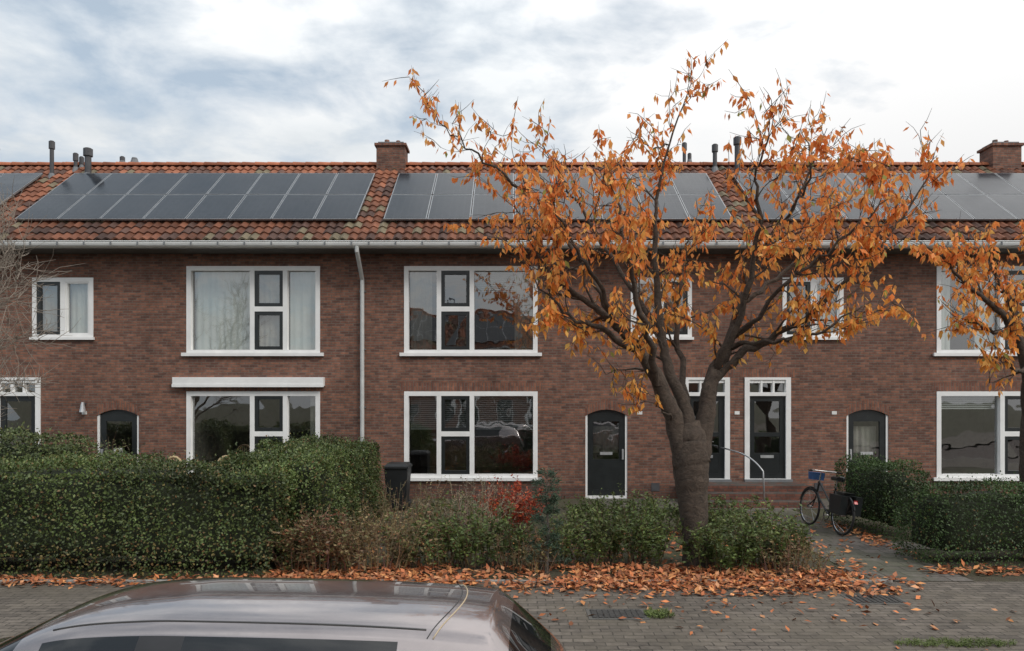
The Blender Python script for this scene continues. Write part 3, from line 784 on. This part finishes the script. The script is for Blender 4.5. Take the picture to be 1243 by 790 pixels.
# --- loose shrubs
def shrub(name, cx, cy, rx, ry, h, nst, pal, stemc, leaf=(.03, .06), lpn=3, spread=.25, curve=.1, leafstart=.2, wr=.45):
    e = empty(name, (cx, cy, 0)); mb = MB(); LP = []; DD = []
    for i in range(nst):
        a = random.random() * 6.28; r = math.sqrt(random.random())
        b = Vector((cx + rx * r * math.cos(a), cy + ry * r * math.sin(a), 0)); hh = h * random.uniform(.5, 1.08) * (1 - .2 * r)
        d = Vector((math.cos(a) * spread * r + random.gauss(0, .12), math.sin(a) * spread * r + random.gauss(0, .12), 1))
        pl, dl = wander(b, d, hh, 6, .02, curve)
        mb.tube(pl, [.007, .006, .005, .004, .003, .0025, .0015], 3, 0, tuple(x * random.uniform(.7, 1.2) for x in stemc), cap=False)
        segs = [pl]
        for _ in range(3):
            k = random.randint(2, 5); t, _d = wander(pl[k], dl + Vector([random.gauss(0, .8) for _ in range(3)]), hh * random.uniform(.15, .35), 3, .08, curve * 1.4)
            mb.tube(t, [.004, .003, .0025, .0015], 3, 0, stemc, cap=False); segs.append(t)
        for si, s_ in enumerate(segs):
            for k in range(1, len(s_)):
                if si == 0 and k / len(s_) < leafstart: continue
                for _ in range(lpn if random.random() < .9 else lpn + 3):
                    LP.append(tuple(s_[k - 1].lerp(s_[k], random.random()))); v = (random.gauss(0, 1), random.gauss(0, 1), random.uniform(-.3, .9)); DD.append(v)
    mb.build('stems', [M_stem], e, colattr=True)
    if lpn > 0:
        P = np.array(LP) + rng.normal(0, .012, (len(LP), 3)); n = len(P); L = rng.uniform(*leaf, n); P[:, 2] = np.maximum(P[:, 2], .02)
        leaf_cloud('leaves', P, DD, rng.normal(0, .7, (n, 3)) + [0, -.3, .8], L, L * wr, pick(pal, n, .22) * (1 + .25 * lump(P * 3))[:, None], M_leaf, e)
    return e
GR = [(.10, .145, .038), (.085, .125, .034), (.13, .165, .045), (.07, .10, .03)]
DRY = [(.22, .17, .08), (.18, .10, .05), (.27, .21, .10), (.14, .13, .05)]
ST = (.13, .10, .06); LG = (.04, .08)
shrub('dry_shrub', -2.75, 10.3, .55, .35, 1.05, 95, [(.17, .11, .055), (.13, .13, .05), (.20, .13, .065), (.20, .08, .04)], (.17, .12, .08), leaf=LG, lpn=3)
shrub('dry_shrub', -1.95, 10.3, .5, .35, .98, 90, DRY, (.24, .17, .10), lpn=2)
shrub('garden_shrub', -1.15, 10.5, .5, .35, 1.02, 60, GR + DRY[:2], ST, leaf=LG, lpn=3)
shrub('garden_shrub', -.35, 10.5, .5, .35, .95, 60, GR, ST, leaf=LG, lpn=4)
shrub('dry_shrub', .2, 10.3, .4, .3, .7, 45, DRY, (.22, .15, .09), lpn=1)
shrub('garden_shrub', 1.0, 10.6, .45, .35, .93, 70, GR + [(.16, .17, .06)], ST, leaf=LG, lpn=3)
shrub('garden_shrub', 1.75, 10.8, .5, .35, 1.0, 65, GR, ST, leaf=LG, lpn=4)
shrub('garden_shrub', 2.95, 10.3, .42, .3, .85, 55, GR, ST, leaf=LG, lpn=4)
shrub('garden_shrub', 3.65, 10.6, .5, .35, 1.0, 70, GR + [(.16, .18, .06)], ST, leaf=LG, lpn=4)
shrub('dry_shrub', 3.9, 10.15, .4, .25, .62, 45, DRY, (.22, .14, .09), lpn=1)
shrub('dry_shrub', -.75, 12.6, .7, .5, 1.2, 80, [(.34, .27, .18), (.26, .22, .13)], (.38, .30, .22), lpn=1)
shrub('dry_shrub', -2.0, 13.0, .6, .5, 1.05, 50, DRY, (.3, .22, .14), lpn=1)
shrub('garden_shrub', 1.9, 13.5, 1.0, .5, .78, 90, GR, ST, leaf=LG, lpn=3)
shrub('garden_shrub', 3.6, 13.0, .8, .5, .82, 80, GR, ST, leaf=LG, lpn=3)
shrub('garden_shrub', -.8, 13.8, 1.0, .5, .68, 80, GR + DRY, ST, leaf=LG, lpn=3)
shrub('red_berry_shrub', .02, 13.0, .34, .25, 1.12, 65, [(.50, .07, .035), (.40, .05, .03), (.58, .14, .05)], (.2, .09, .06), leaf=(.035, .06), lpn=4, leafstart=.45, wr=.6)
shrub('climbing_shrub', -3.95, 16.6, .45, .4, 1.75, 45, [(.15, .18, .06), (.11, .14, .05)], (.18, .14, .10), lpn=3)
shrub('garden_shrub', -8.9, 15.8, .8, .4, 1.85, 70, [(.15, .18, .06), (.2, .18, .08)], (.2, .15, .11), lpn=2)
shrub('grass_tuft', 4.35, 7.15, .6, .10, .045, 160, [(.13, .17, .05)], (.12, .15, .05), leaf=(.015, .035), lpn=1, wr=.2)
shrub('grass_tuft', 1.62, 8.1, .16, .12, .06, 60, [(.13, .17, .05)], (.12, .15, .05), leaf=(.02, .045), lpn=1, wr=.3)

# conifer
def conifer(name, cx, cy, h, r):
    e = empty(name, (cx, cy, 0)); mb = MB(); P = []; D = []
    mb.tube([(cx, cy, 0), (cx + .03, cy, h * .4), (cx - .01, cy, h * .75), (cx + .01, cy, h * .97)], [.028, .02, .012, .005], 6)
    z = .15
    while z < h:
        f = z / h; tier = random.uniform(.55, 1.25)
        for k in range(random.randint(4, 7)):
            rr = r * (1 - f * .5) * tier * random.uniform(.7, 1.25) + .02
            a = random.random() * 6.28; b = Vector((cx, cy, z)); tip = Vector((cx + rr * math.cos(a), cy + rr * math.sin(a), z + random.uniform(.03, .12)))
            mb.tube([b, tip], [.006, .002], 3, cap=False)
            for q in range(60):
                t = random.betavariate(4, 1.4) * 1.05; p = b.lerp(tip, t) + Vector([random.gauss(0, .022) for _ in range(3)]); P.append(tuple(p))
                D.append((math.cos(a) + random.gauss(0, .9), math.sin(a) + random.gauss(0, .9), random.gauss(.5, .6)))
        z += random.uniform(.075, .13)
    mb.build('trunk', [M_bark2], e); n = len(P); L = rng.uniform(.03, .065, n)
    leaf_cloud('needles', P, D, rng.normal(0, 1, (n, 3)), L, L * .24, pick([(.055, .095, .06), (.075, .12, .07), (.04, .07, .045)], n), M_leaf, e)
conifer('dwarf_conifer', .48, 10.15, 1.40, .23)

# fallen leaves
def litter(name, segs, pal):
    P = []
    for (n, x0, x1, y0, y1, z) in segs:
        x = rng.uniform(x0, x1, n); y = y0 + (y1 - y0) * rng.beta(1.6, 1.6, n)
        keep = (lump(np.stack([x, y * 1.5, 0 * x], 1)) + rng.random(n) * 1.6) > .1
        P.append(np.stack([x, y, z + rng.random(n) ** 2 * .05], 1)[keep])
    P = np.concatenate(P); n = len(P); d = rng.normal(0, 1, (n, 3)); d[:, 2] *= .28; nr = np.tile([0, 0, 1.0], (n, 1)) + rng.normal(0, .35, (n, 3))
    L = rng.uniform(.06, .125, n); leaf_cloud(name, P, d, nr, L, L * .5, pick(pal, n, .25), M_litter)
LP_ = [(.48, .17, .07), (.36, .13, .06), (.56, .25, .10), (.26, .11, .06), (.46, .23, .12), (.40, .14, .065)]
litter('fallen_leaves', [(6400, -3.3, 4.5, 9.1, 10.6, .012), (1700, -2.6, 4.8, 8.75, 9.8, .012), (1300, -9.5, -3.0, 9.3, 9.85, .012), (200, -1, 5.0, 7.4, 9.3, .01),
                        (500, 3.8, 5.2, 9.0, 10.6, .012), (500, 5.6, 9, 9.9, 10.4, .012), (190, 4.7, 6.3, 10, 15.5, .014), (1200, -2.5, 4.6, 10.7, 13.5, .01), (40, 3, 8, 6.6, 9.0, .01),
                        (220, 5.85, 6.35, 11.6, 14.5, .014), (200, 4.7, 5.0, 10, 14, .014)], LP_)

# ------------------------------------------------------------------ wheelie bin
def bin_(cx, cy):
    e = empty('wheelie_bin', (cx, cy, 0)); mb = MB()
    def taper(x, y, z0, z1, w0, d0, w1, d1):
        v = [(x - w0, y - d0, z0), (x + w0, y - d0, z0), (x + w0, y + d0, z0), (x - w0, y + d0, z0), (x - w1, y - d1, z1), (x + w1, y - d1, z1), (x + w1, y + d1, z1), (x - w1, y + d1, z1)]
        mb.add(v, [(0, 3, 2, 1), (4, 5, 6, 7), (0, 1, 5, 4), (1, 2, 6, 5), (2, 3, 7, 6), (3, 0, 4, 7)])
    taper(cx, cy, .06, .92, .20, .22, .25, .30)
    taper(cx, cy, .925, .97, .27, .33, .27, .33); taper(cx, cy, .972, 1.03, .26, .32, .20, .25)
    mb.tube([(cx - .22, cy + .36, .93), (cx + .22, cy + .36, .93)], .018, 8)
    for s in (-1, 1):
        mb.tube([(cx + s * .19, cy + .25, .1), (cx + s * .245, cy + .25, .1)], .1, 16)
    mb.build('bin_body', [simple('bin_plastic', (.018, .020, .022), .5)], e, bevel=.012)
bin_(-2.48, 15.9)

# garden chairs behind the hedge
def chair(cx, cy):
    e = empty('garden_chair', (cx, cy, 0)); mb = MB()
    for sx in (-.22, .22):
        for sy in (-.2, .2): mb.tube([(cx + sx, cy + sy, 0), (cx + sx * .95, cy + sy * .95, .44)], .018, 6)
    mb.tube([(cx + .24 * math.cos(a), cy + .22 * math.sin(a), .45) for a in [i * math.pi / 8 for i in range(16)]], .025, 6, closed=True)
    for i in range(9): mb.tube([(cx - .2 + i * .05, cy - .2, .45), (cx - .2 + i * .05, cy + .2, .45)], .012, 5)
    arcp = [(cx + .28 * math.cos(a), cy + .2 + .03 * math.sin(a), .55 + .62 * math.sin(a)) for a in [math.pi * i / 14 for i in range(15)]]
    mb.tube(arcp, .03, 8)
    for i in range(1, 14): mb.tube([arcp[i], (cx + (arcp[i][0] - cx) * .6, cy + .2, .46)], .012, 5)
    mb.build('frame', [simple('rattan', (.42, .32, .18), .7)], e, smooth=True)
chair(-7.28, 15.5); chair(-6.2, 15.6)

# ------------------------------------------------------------------ bicycle
def bicycle(loc, ang):
    e = empty('bicycle', loc); mb = MB()   # local: x along bike (front +), z up ; mats 0 black 1 tyre 2 chrome 3 blue 4 red
    R_ = Matrix.Translation(loc) @ Matrix.Rotation(ang, 4, 'Z') @ Matrix.Rotation(math.radians(6), 4, 'X')
    T_ = lambda p: R_ @ Vector(p)
    def tb(pts, r, n=8, mi=0, closed=False): mb.tube([T_(p) for p in pts], r, n, mi, closed=closed)
    wr = .335
    for wx in (-.54, .56):
        tb([(wx + wr * math.cos(a), 0, wr + .02 + wr * math.sin(a)) for a in [i * math.pi / 16 for i in range(32)]], .02, 8, 1, True)
        tb([(wx + (wr - .025) * math.cos(a), 0, wr + .02 + (wr - .025) * math.sin(a)) for a in [i * math.pi / 16 for i in range(32)]], .009, 6, 2, True)
        for i in range(14):
            a = i * math.pi / 7; tb([(wx, .02 * (-1) ** i, wr + .02), (wx + (wr - .03) * math.cos(a), 0, wr + .02 + (wr - .03) * math.sin(a))], .0018, 3, 2)
        tb([(wx, -.05, wr + .02), (wx, .05, wr + .02)], .022, 8, 2)
        tb([(wx + (wr + .035) * math.cos(a), 0, wr + .02 + (wr + .035) * math.sin(a)) for a in [math.radians(15 + i * 12) for i in range(13)]], .016, 5, 0)
    bb = (-.1, 0, .29); head0 = (.36, 0, .62); head1 = (.31, 0, .86); seatt = (-.25, 0, .80)
    tb([bb, seatt], .016); tb([bb, head0], .018); tb([(-.16, 0, .48), head1], .016); tb([head0, head1], .019)
    tb([head0, (.40, .0, .52), (.56, .05, .355)], .012); tb([head0, (.40, 0, .52), (.56, -.05, .355)], .012)
    for s in (-.05, .05): tb([bb, (-.54, s, .355)], .010); tb([(-.24, 0, .75), (-.54, s, .355)], .009)
    tb([seatt, (-.28, 0, .95)], .013, 8, 2); tb([head1, (.29, 0, 1.02)], .013, 8, 2)
    tb([(.14, .29, 1.06), (.22, .27, 1.06), (.30, .12, 1.06), (.30, -.12, 1.06), (.22, -.27, 1.06), (.14, -.29, 1.06)], .012, 8, 2)
    tb([(.10, .29, 1.06), (.21, .28, 1.06)], .018); tb([(.10, -.29, 1.06), (.21, -.28, 1.06)], .018)
    tb([(-.42, 0, .965), (-.36, 0, .975), (-.27, 0, .97), (-.18, 0, .97), (-.12, 0, .965)], .04, 8, 0)
    tb([(-.41, -.05, .97), (-.36, 0, .985), (-.41, .05, .97)], .045, 8, 0)
    for s in (-.06, .06): tb([(-.28, s, .70), (-.80, s, .71)], .008, 6, 0); tb([(-.72, s, .71), (-.55, s, .36)], .006, 6, 0)
    def bagb(x0, x1, y0, y1, z0, z1, mi):
        v = [T_(p) for p in ((x0 + .03, y0, z0), (x1 - .03, y0, z0), (x1 - .03, y1, z0), (x0 + .03, y1, z0), (x0, y0, z1), (x1, y0, z1), (x1, y1, z1), (x0, y1, z1))]
        mb.add(v, [(0, 3, 2, 1), (4, 5, 6, 7), (0, 1, 5, 4), (1, 2, 6, 5), (2, 3, 7, 6), (3, 0, 4, 7)], mi)
    bagb(-.78, -.40, .07, .20, .38, .71, 0); bagb(-.78, -.40, -.20, -.07, .38, .71, 0); bagb(-.70, -.42, -.1, .1, .722, .76, 0)
    bagb(.34, .52, -.12, .12, .88, 1.02, 3)
    bagb(-.90, -.88, -.03, .03, .60, .66, 4)
    tb([(-.1, -.07, .29), (-.1, .07, .29)], .015, 6, 2); tb([(-.1, .07, .29), (-.02, .08, .14)], .01, 6, 2); tb([(-.1, -.07, .29), (-.18, -.08, .44)], .01, 6, 2)
    tb([(-.1 + .09 * math.cos(a), .045, .29 + .09 * math.sin(a)) for a in [i * math.pi / 8 for i in range(16)]], .008, 5, 0, True)
    tb([(-.1, .045, .38), (-.54, .045, .385)], .012, 5, 0); tb([(-.2, -.05, .2), (-.35, -.2, .02)], .008, 5, 2)
    mb.build('bicycle_body', [M_black, simple('tyre', (.02, .02, .02), .8), simple('bike_chrome', (.5, .5, .5), .25, metal=.9), simple('blue_bag', (.04, .10, .24), .6), simple('reflector', (.5, .02, .02), .3)], e, smooth=False, bevel=0)
bicycle((5.72, 13.4, .01), math.radians(97))

# ------------------------------------------------------------------ parked car
def car():
    e = empty('parked_car', (-1.8, 4.2, -.12))
    st = [  # s, zb, zmid, wm, zbelt, wb, zr, wr, zt
        (0.00, .36, .52, .66, .66, .64, .70, .56, .72), (.05, .26, .56, .80, .82, .76, .87, .64, .90), (.14, .24, .56, .85, .92, .79, .98, .62, 1.02),
        (.44, .22, .56, .87, .96, .81, 1.26, .50, 1.345), (.50, .22, .56, .87, .965, .81, 1.285, .50, 1.38), (.72, .20, .56, .88, .97, .82, 1.30, .51, 1.405), (.90, .20, .56, .88, .97, .82, 1.31, .515, 1.415),
        (1.40, .20, .56, .88, .965, .83, 1.325, .525, 1.432), (2.15, .20, .56, .88, .955, .83, 1.33, .525, 1.437), (2.22, .20, .56, .88, .955, .83, 1.33, .525, 1.436),
        (2.60, .20, .56, .88, .94, .83, 1.315, .52, 1.415), (2.80, .20, .56, .88, .94, .83, 1.28, .51, 1.375), (2.92, .20, .56, .88, .94, .83, 1.24, .52, 1.33), (3.60, .20, .56, .88, .91, .83, .94, .72, .995),
        (3.72, .20, .56, .88, .90, .82, .92, .71, .97), (4.05, .20, .56, .87, .85, .80, .87, .67, .92), (4.35, .22, .56, .82, .76, .73, .79, .6, .83), (4.48, .28, .48, .70, .61, .62, .64, .5, .67)]
    Q = Matrix.Translation((.40, 4.15, -.12)) @ Matrix.Rotation(math.radians(-2.2), 4, 'Z')
    vs = []
    for (s, zb, zm, wm, zbl, wb, zr, wr, zt) in st:
        half = [(0, zb), (wm * .8, zb), (wm * .97, zb + .12), (wm, zm), (wb, zbl), (wr, zr), (wr * .86, zr + (zt - zr) * .55), (wr * .50, zr + (zt - zr) * .90), (0, zt)]
        ring = [(-s, -y, z) for (y, z) in half] + [(-s, y, z) for (y, z) in half[-2:0:-1]]
        vs += ring
    n = 16; fs = []; ms = []
    for i in range(len(st) - 1):
        s0, s1 = st[i][0], st[i + 1][0]; sm = (s0 + s1) / 2
        for k in range(n):
            k2 = (k + 1) % n; fs.append((i * n + k, (i + 1) * n + k, (i + 1) * n + k2, i * n + k2))
            kk = k if k < 8 else 15 - k
            m = 0
            if kk == 4 and .9 < sm < 2.8 and not (2.15 <= sm <= 2.22): m = 1
            if kk == 4 and 2.15 <= sm <= 2.22: m = 2
            if kk >= 5 and (.14 < sm < .44): m = 1
            if kk >= 5 and (2.92 < sm < 3.6): m = 1
            if kk in (0, 1): m = 2
            ms.append(m)
    fs.append(tuple(range(n))); ms.append(0); fs.append(tuple((len(st) - 1) * n + k for k in range(n))[::-1]); ms.append(0)
    paint, nt, b = new_mat('car_paint')
    tc = nt.n('ShaderNodeTexCoord'); no = nt.n('ShaderNodeTexNoise', i_Scale=1.6, i_Detail=8.0, i_Roughness=.65); nt.l(tc.outputs['Object'], no.inputs['Vector'])
    r = ramp(nt, no.outputs['Fac'], [(.3, (.27, .238, .235)), (.7, (.34, .30, .295))]); nt.l(r.outputs[0], b.inputs['Base Color'])
    no2 = nt.n('ShaderNodeTexNoise', i_Scale=14, i_Detail=8.0, i_Roughness=.7); nt.l(tc.outputs['Object'], no2.inputs['Vector'])
    r2 = ramp(nt, no2.outputs['Fac'], [(.35, .10), (.7, .26)]); nt.l(r2.outputs[0], b.inputs['Roughness'])
    b.inputs['Metallic'].default_value = .75; b.inputs['Coat Weight'].default_value = 1; b.inputs['Coat Roughness'].default_value = .01
    cg, nt, b = new_mat('car_glass'); b.inputs['Base Color'].default_value = (.008, .009, .01, 1); b.inputs['Roughness'].default_value = .03; b.inputs['Coat Weight'].default_value = .3
    trim = simple('car_trim', (.02, .02, .022), .5)
    me = bpy.data.meshes.new('car_body'); me.from_pydata([tuple(Q @ Vector(v)) for v in vs], [], fs)
    for m in (paint, cg, trim): me.materials.append(m)
    me.polygons.foreach_set('material_index', ms); me.polygons.foreach_set('use_smooth', [True] * len(fs)); me.update()
    ob = bpy.data.objects.new('car_body', me); COL.objects.link(ob); setparent(ob, e)
    cr = me.attributes.new('crease_edge', 'FLOAT', 'EDGE')
    for ed in me.edges:
        a, b_ = ed.vertices
        ka, kb = a % n, b_ % n
        if ka == kb and ka in (5, 11, 4, 12): cr.data[ed.index].value = .6
        if a // n == b_ // n and (a // n) in (4, 12) : cr.data[ed.index].value = .5
    sb = ob.modifiers.new('sub', 'SUBSURF'); sb.levels = 3; sb.render_levels = 3
    d = MB()
    for wx in (-.78, -3.62):
        for sgn in (-1, 1):
            y = .80 * sgn
            pts = [Q @ Vector((wx + .24 * math.cos(a), y, .31 + .24 * math.sin(a))) for a in [i * math.pi / 12 for i in range(24)]]
            d.tube(pts, .08, 10, 0, closed=True)
            d.tube([Q @ Vector((wx, y - .06 * sgn, .31)), Q @ Vector((wx, y + .06 * sgn, .31))], .18, 20, 1)
            for k in range(5):
                a = k * 2 * math.pi / 5; d.tube([Q @ Vector((wx, y + .07 * sgn, .31)), Q @ Vector((wx + .2 * math.cos(a), y + .07 * sgn, .31 + .2 * math.sin(a)))], .022, 6, 1)
    for sgn in (-1, 1):   # door mirrors, handles, tail lights, head lights
        p = Q @ Vector((-3.0, .97 * sgn, .97)); d.tube([p + Vector((.06, 0, 0)), p, p + Vector((-.1, 0, -.01))], [.05, .09, .05], 10, 3)
        d.tube([Q @ Vector((-3.0, .83 * sgn, .93)), p], .02, 6, 0)
        for hx in (-1.5, -2.5): d.tube([Q @ Vector((hx, .882 * sgn, .82)), Q @ Vector((hx - .16, .882 * sgn, .82))], .015, 8, 3)
        d.tube([Q @ Vector((-.07, .68 * sgn, .66)), Q @ Vector((-.08, .71 * sgn, .76)), Q @ Vector((-.12, .72 * sgn, .84))], [.04, .055, .035], 10, 2)
        d.tube([Q @ Vector((-4.38, .55 * sgn, .63)), Q @ Vector((-4.25, .71 * sgn, .68))], [.05, .07], 10, 1)
    d.build('car_details', [simple('car_tyre', (.02, .02, .02), .85), simple('alloy', (.5, .5, .52), .3, metal=.8), simple('tail_light', (.35, .01, .01), .15), paint], e, smooth=True)
    return e, Q, ob
ce, Q, cbody = car()
bpy.context.view_layer.update()
dg = bpy.context.evaluated_depsgraph_get(); eo = cbody.evaluated_get(dg)
def on_car(s, y):
    p = Q @ Vector((-s, y, 3)); mw = eo.matrix_world.inverted()
    ok, loc, nr, _ = eo.ray_cast(mw @ p, Vector((0, 0, -1))); return (eo.matrix_world @ loc + Vector((0, 0, .001))) if ok else None
mb = MB()
def seam(fn, r, mi):
    pts = [q for q in (on_car(*fn(t / 40)) for t in range(41)) if q is not None]
    if len(pts) > 2: mb.tube(pts, r, 6, mi)
seam(lambda t: (.66 + .12 * abs(2 * t - 1) ** 2, -.50 + 1.0 * t), .004, 0)
seam(lambda t: (.69 + .12 * abs(2 * t - 1) ** 2, -.50 + 1.0 * t), .003, 1)
for sg in (-1, 1): seam(lambda t: (.82 + 1.95 * t, .455 * sg), .005, 1)
mb.build('roof_trim', [simple('seam_trim', (.45, .36, .24), .5), simple('rubber_trim', (.05, .05, .05), .6)], ce, smooth=True)
# cars parked across the street (seen mirrored in the windows)
for (tx, ty) in ((6.2, -5.4), (0.6, -5.3), (-6.5, -5.4)):
    ne = bpy.data.objects.new('parked_car', None); COL.objects.link(ne); ne.location = ce.location + Vector((tx, ty, 0))
    for c in list(ce.children):
        cc = c.copy(); COL.objects.link(cc); cc.parent = ne; cc.matrix_parent_inverse = Matrix.Translation(-ce.location)

# ------------------------------------------------------------------ world, sun, camera
el = math.radians(40); sdir = Vector((.72, -.69, 0)).normalized()
S = Vector((sdir.x * math.cos(el), sdir.y * math.cos(el), math.sin(el)))
wd = bpy.data.worlds.new('World'); scene.world = wd; wd.use_nodes = True
nt = NT(wd.node_tree); bg = wd.node_tree.nodes['Background']
sky = nt.n('ShaderNodeTexSky'); sky.sky_type = 'NISHITA'; sky.sun_disc = False
sky.sun_elevation = el; sky.sun_rotation = math.atan2(sdir.x, sdir.y); sky.air_density = 1.0; sky.dust_density = 1.5; sky.ozone_density = 1.5
tc = nt.n('ShaderNodeTexCoord'); sp = nt.n('ShaderNodeSeparateXYZ'); nt.l(tc.outputs['Generated'], sp.inputs[0])
mx = nt.n('ShaderNodeMath', operation='MAXIMUM'); nt.l(sp.outputs[2], mx.inputs[0]); mx.inputs[1].default_value = .0
ad = nt.n('ShaderNodeMath', operation='ADD'); nt.l(mx.outputs[0], ad.inputs[0]); ad.inputs[1].default_value = .16
dx = nt.n('ShaderNodeMath', operation='DIVIDE'); nt.l(sp.outputs[0], dx.inputs[0]); nt.l(ad.outputs[0], dx.inputs[1])
dy = nt.n('ShaderNodeMath', operation='DIVIDE'); nt.l(sp.outputs[1], dy.inputs[0]); nt.l(ad.outputs[0], dy.inputs[1])
cb = nt.n('ShaderNodeCombineXYZ'); nt.l(dx.outputs[0], cb.inputs[0]); nt.l(dy.outputs[0], cb.inputs[1]); cb.inputs[2].default_value = 5.1
n1 = nt.n('ShaderNodeTexNoise', i_Scale=3.0, i_Detail=8.0, i_Roughness=.55, i_Distortion=.2); nt.l(cb.outputs[0], n1.inputs['Vector'])
n2 = nt.n('ShaderNodeTexNoise', i_Scale=1.7, i_Detail=8.0, i_Roughness=.58)
vm = nt.n('ShaderNodeVectorMath', operation='ADD'); vm.inputs[1].default_value = (5, 2, 9); nt.l(cb.outputs[0], vm.inputs[0]); nt.l(vm.outputs[0], n2.inputs['Vector'])
m1 = nt.n('ShaderNodeMath', operation='MULTIPLY_ADD'); nt.l(sp.outputs[0], m1.inputs[0]); m1.inputs[1].default_value = .22; nt.l(n1.outputs['Fac'], m1.inputs[2])
m2 = nt.n('ShaderNodeMath', operation='MULTIPLY_ADD'); nt.l(mx.outputs[0], m2.inputs[0]); m2.inputs[1].default_value = -.12; nt.l(m1.outputs[0], m2.inputs[2])
rm = ramp(nt, m2.outputs[0], [(.24, .12), (.47, 1)])
pb = mix(nt, 'MIX', .55, sky.outputs[0], (6.0, 7.3, 8.4))
m3 = nt.n('ShaderNodeMath', operation='MULTIPLY_ADD'); nt.l(sp.outputs[0], m3.inputs[0]); m3.inputs[1].default_value = .40; nt.l(n2.outputs['Fac'], m3.inputs[2])
rc = ramp(nt, m3.outputs[0], [(.18, (.70, .75, .79)), (.36, (.86, .89, .91)), (.56, (.97, .97, .97))])
ms_ = nt.n('ShaderNodeMath', operation='MULTIPLY_ADD'); nt.l(mx.outputs[0], ms_.inputs[0]); ms_.inputs[1].default_value = 12.5; ms_.inputs[2].default_value = 6.0
sc = nt.n('ShaderNodeVectorMath', operation='SCALE'); nt.l(rc.outputs[0], sc.inputs[0]); nt.l(ms_.outputs[0], sc.inputs['Scale'])
cm = mix(nt, 'MIX', rm.outputs[0], pb, sc.outputs[0])
nt.l(cm, bg.inputs['Color']); bg.inputs['Strength'].default_value = .1

sun = bpy.data.lights.new('sun', 'SUN'); sun.energy = 1.5; sun.angle = math.radians(16); sun.color = (1, .95, .88)
so = bpy.data.objects.new('sun', sun); COL.objects.link(so); so.rotation_euler = S.to_track_quat('Z', 'Y').to_euler(); so.location = (20, -15, 25)

cam = bpy.data.cameras.new('camera'); co = bpy.data.objects.new('camera', cam); COL.objects.link(co)
co.location = (0, 0, 2.4); co.rotation_euler = (math.radians(90), 0, 0)
cam.sensor_width = 36; cam.lens = 887 / 1243 * 36; cam.shift_y = 90 / 1243; cam.clip_end = 1500; cam.clip_start = .05
scene.camera = co
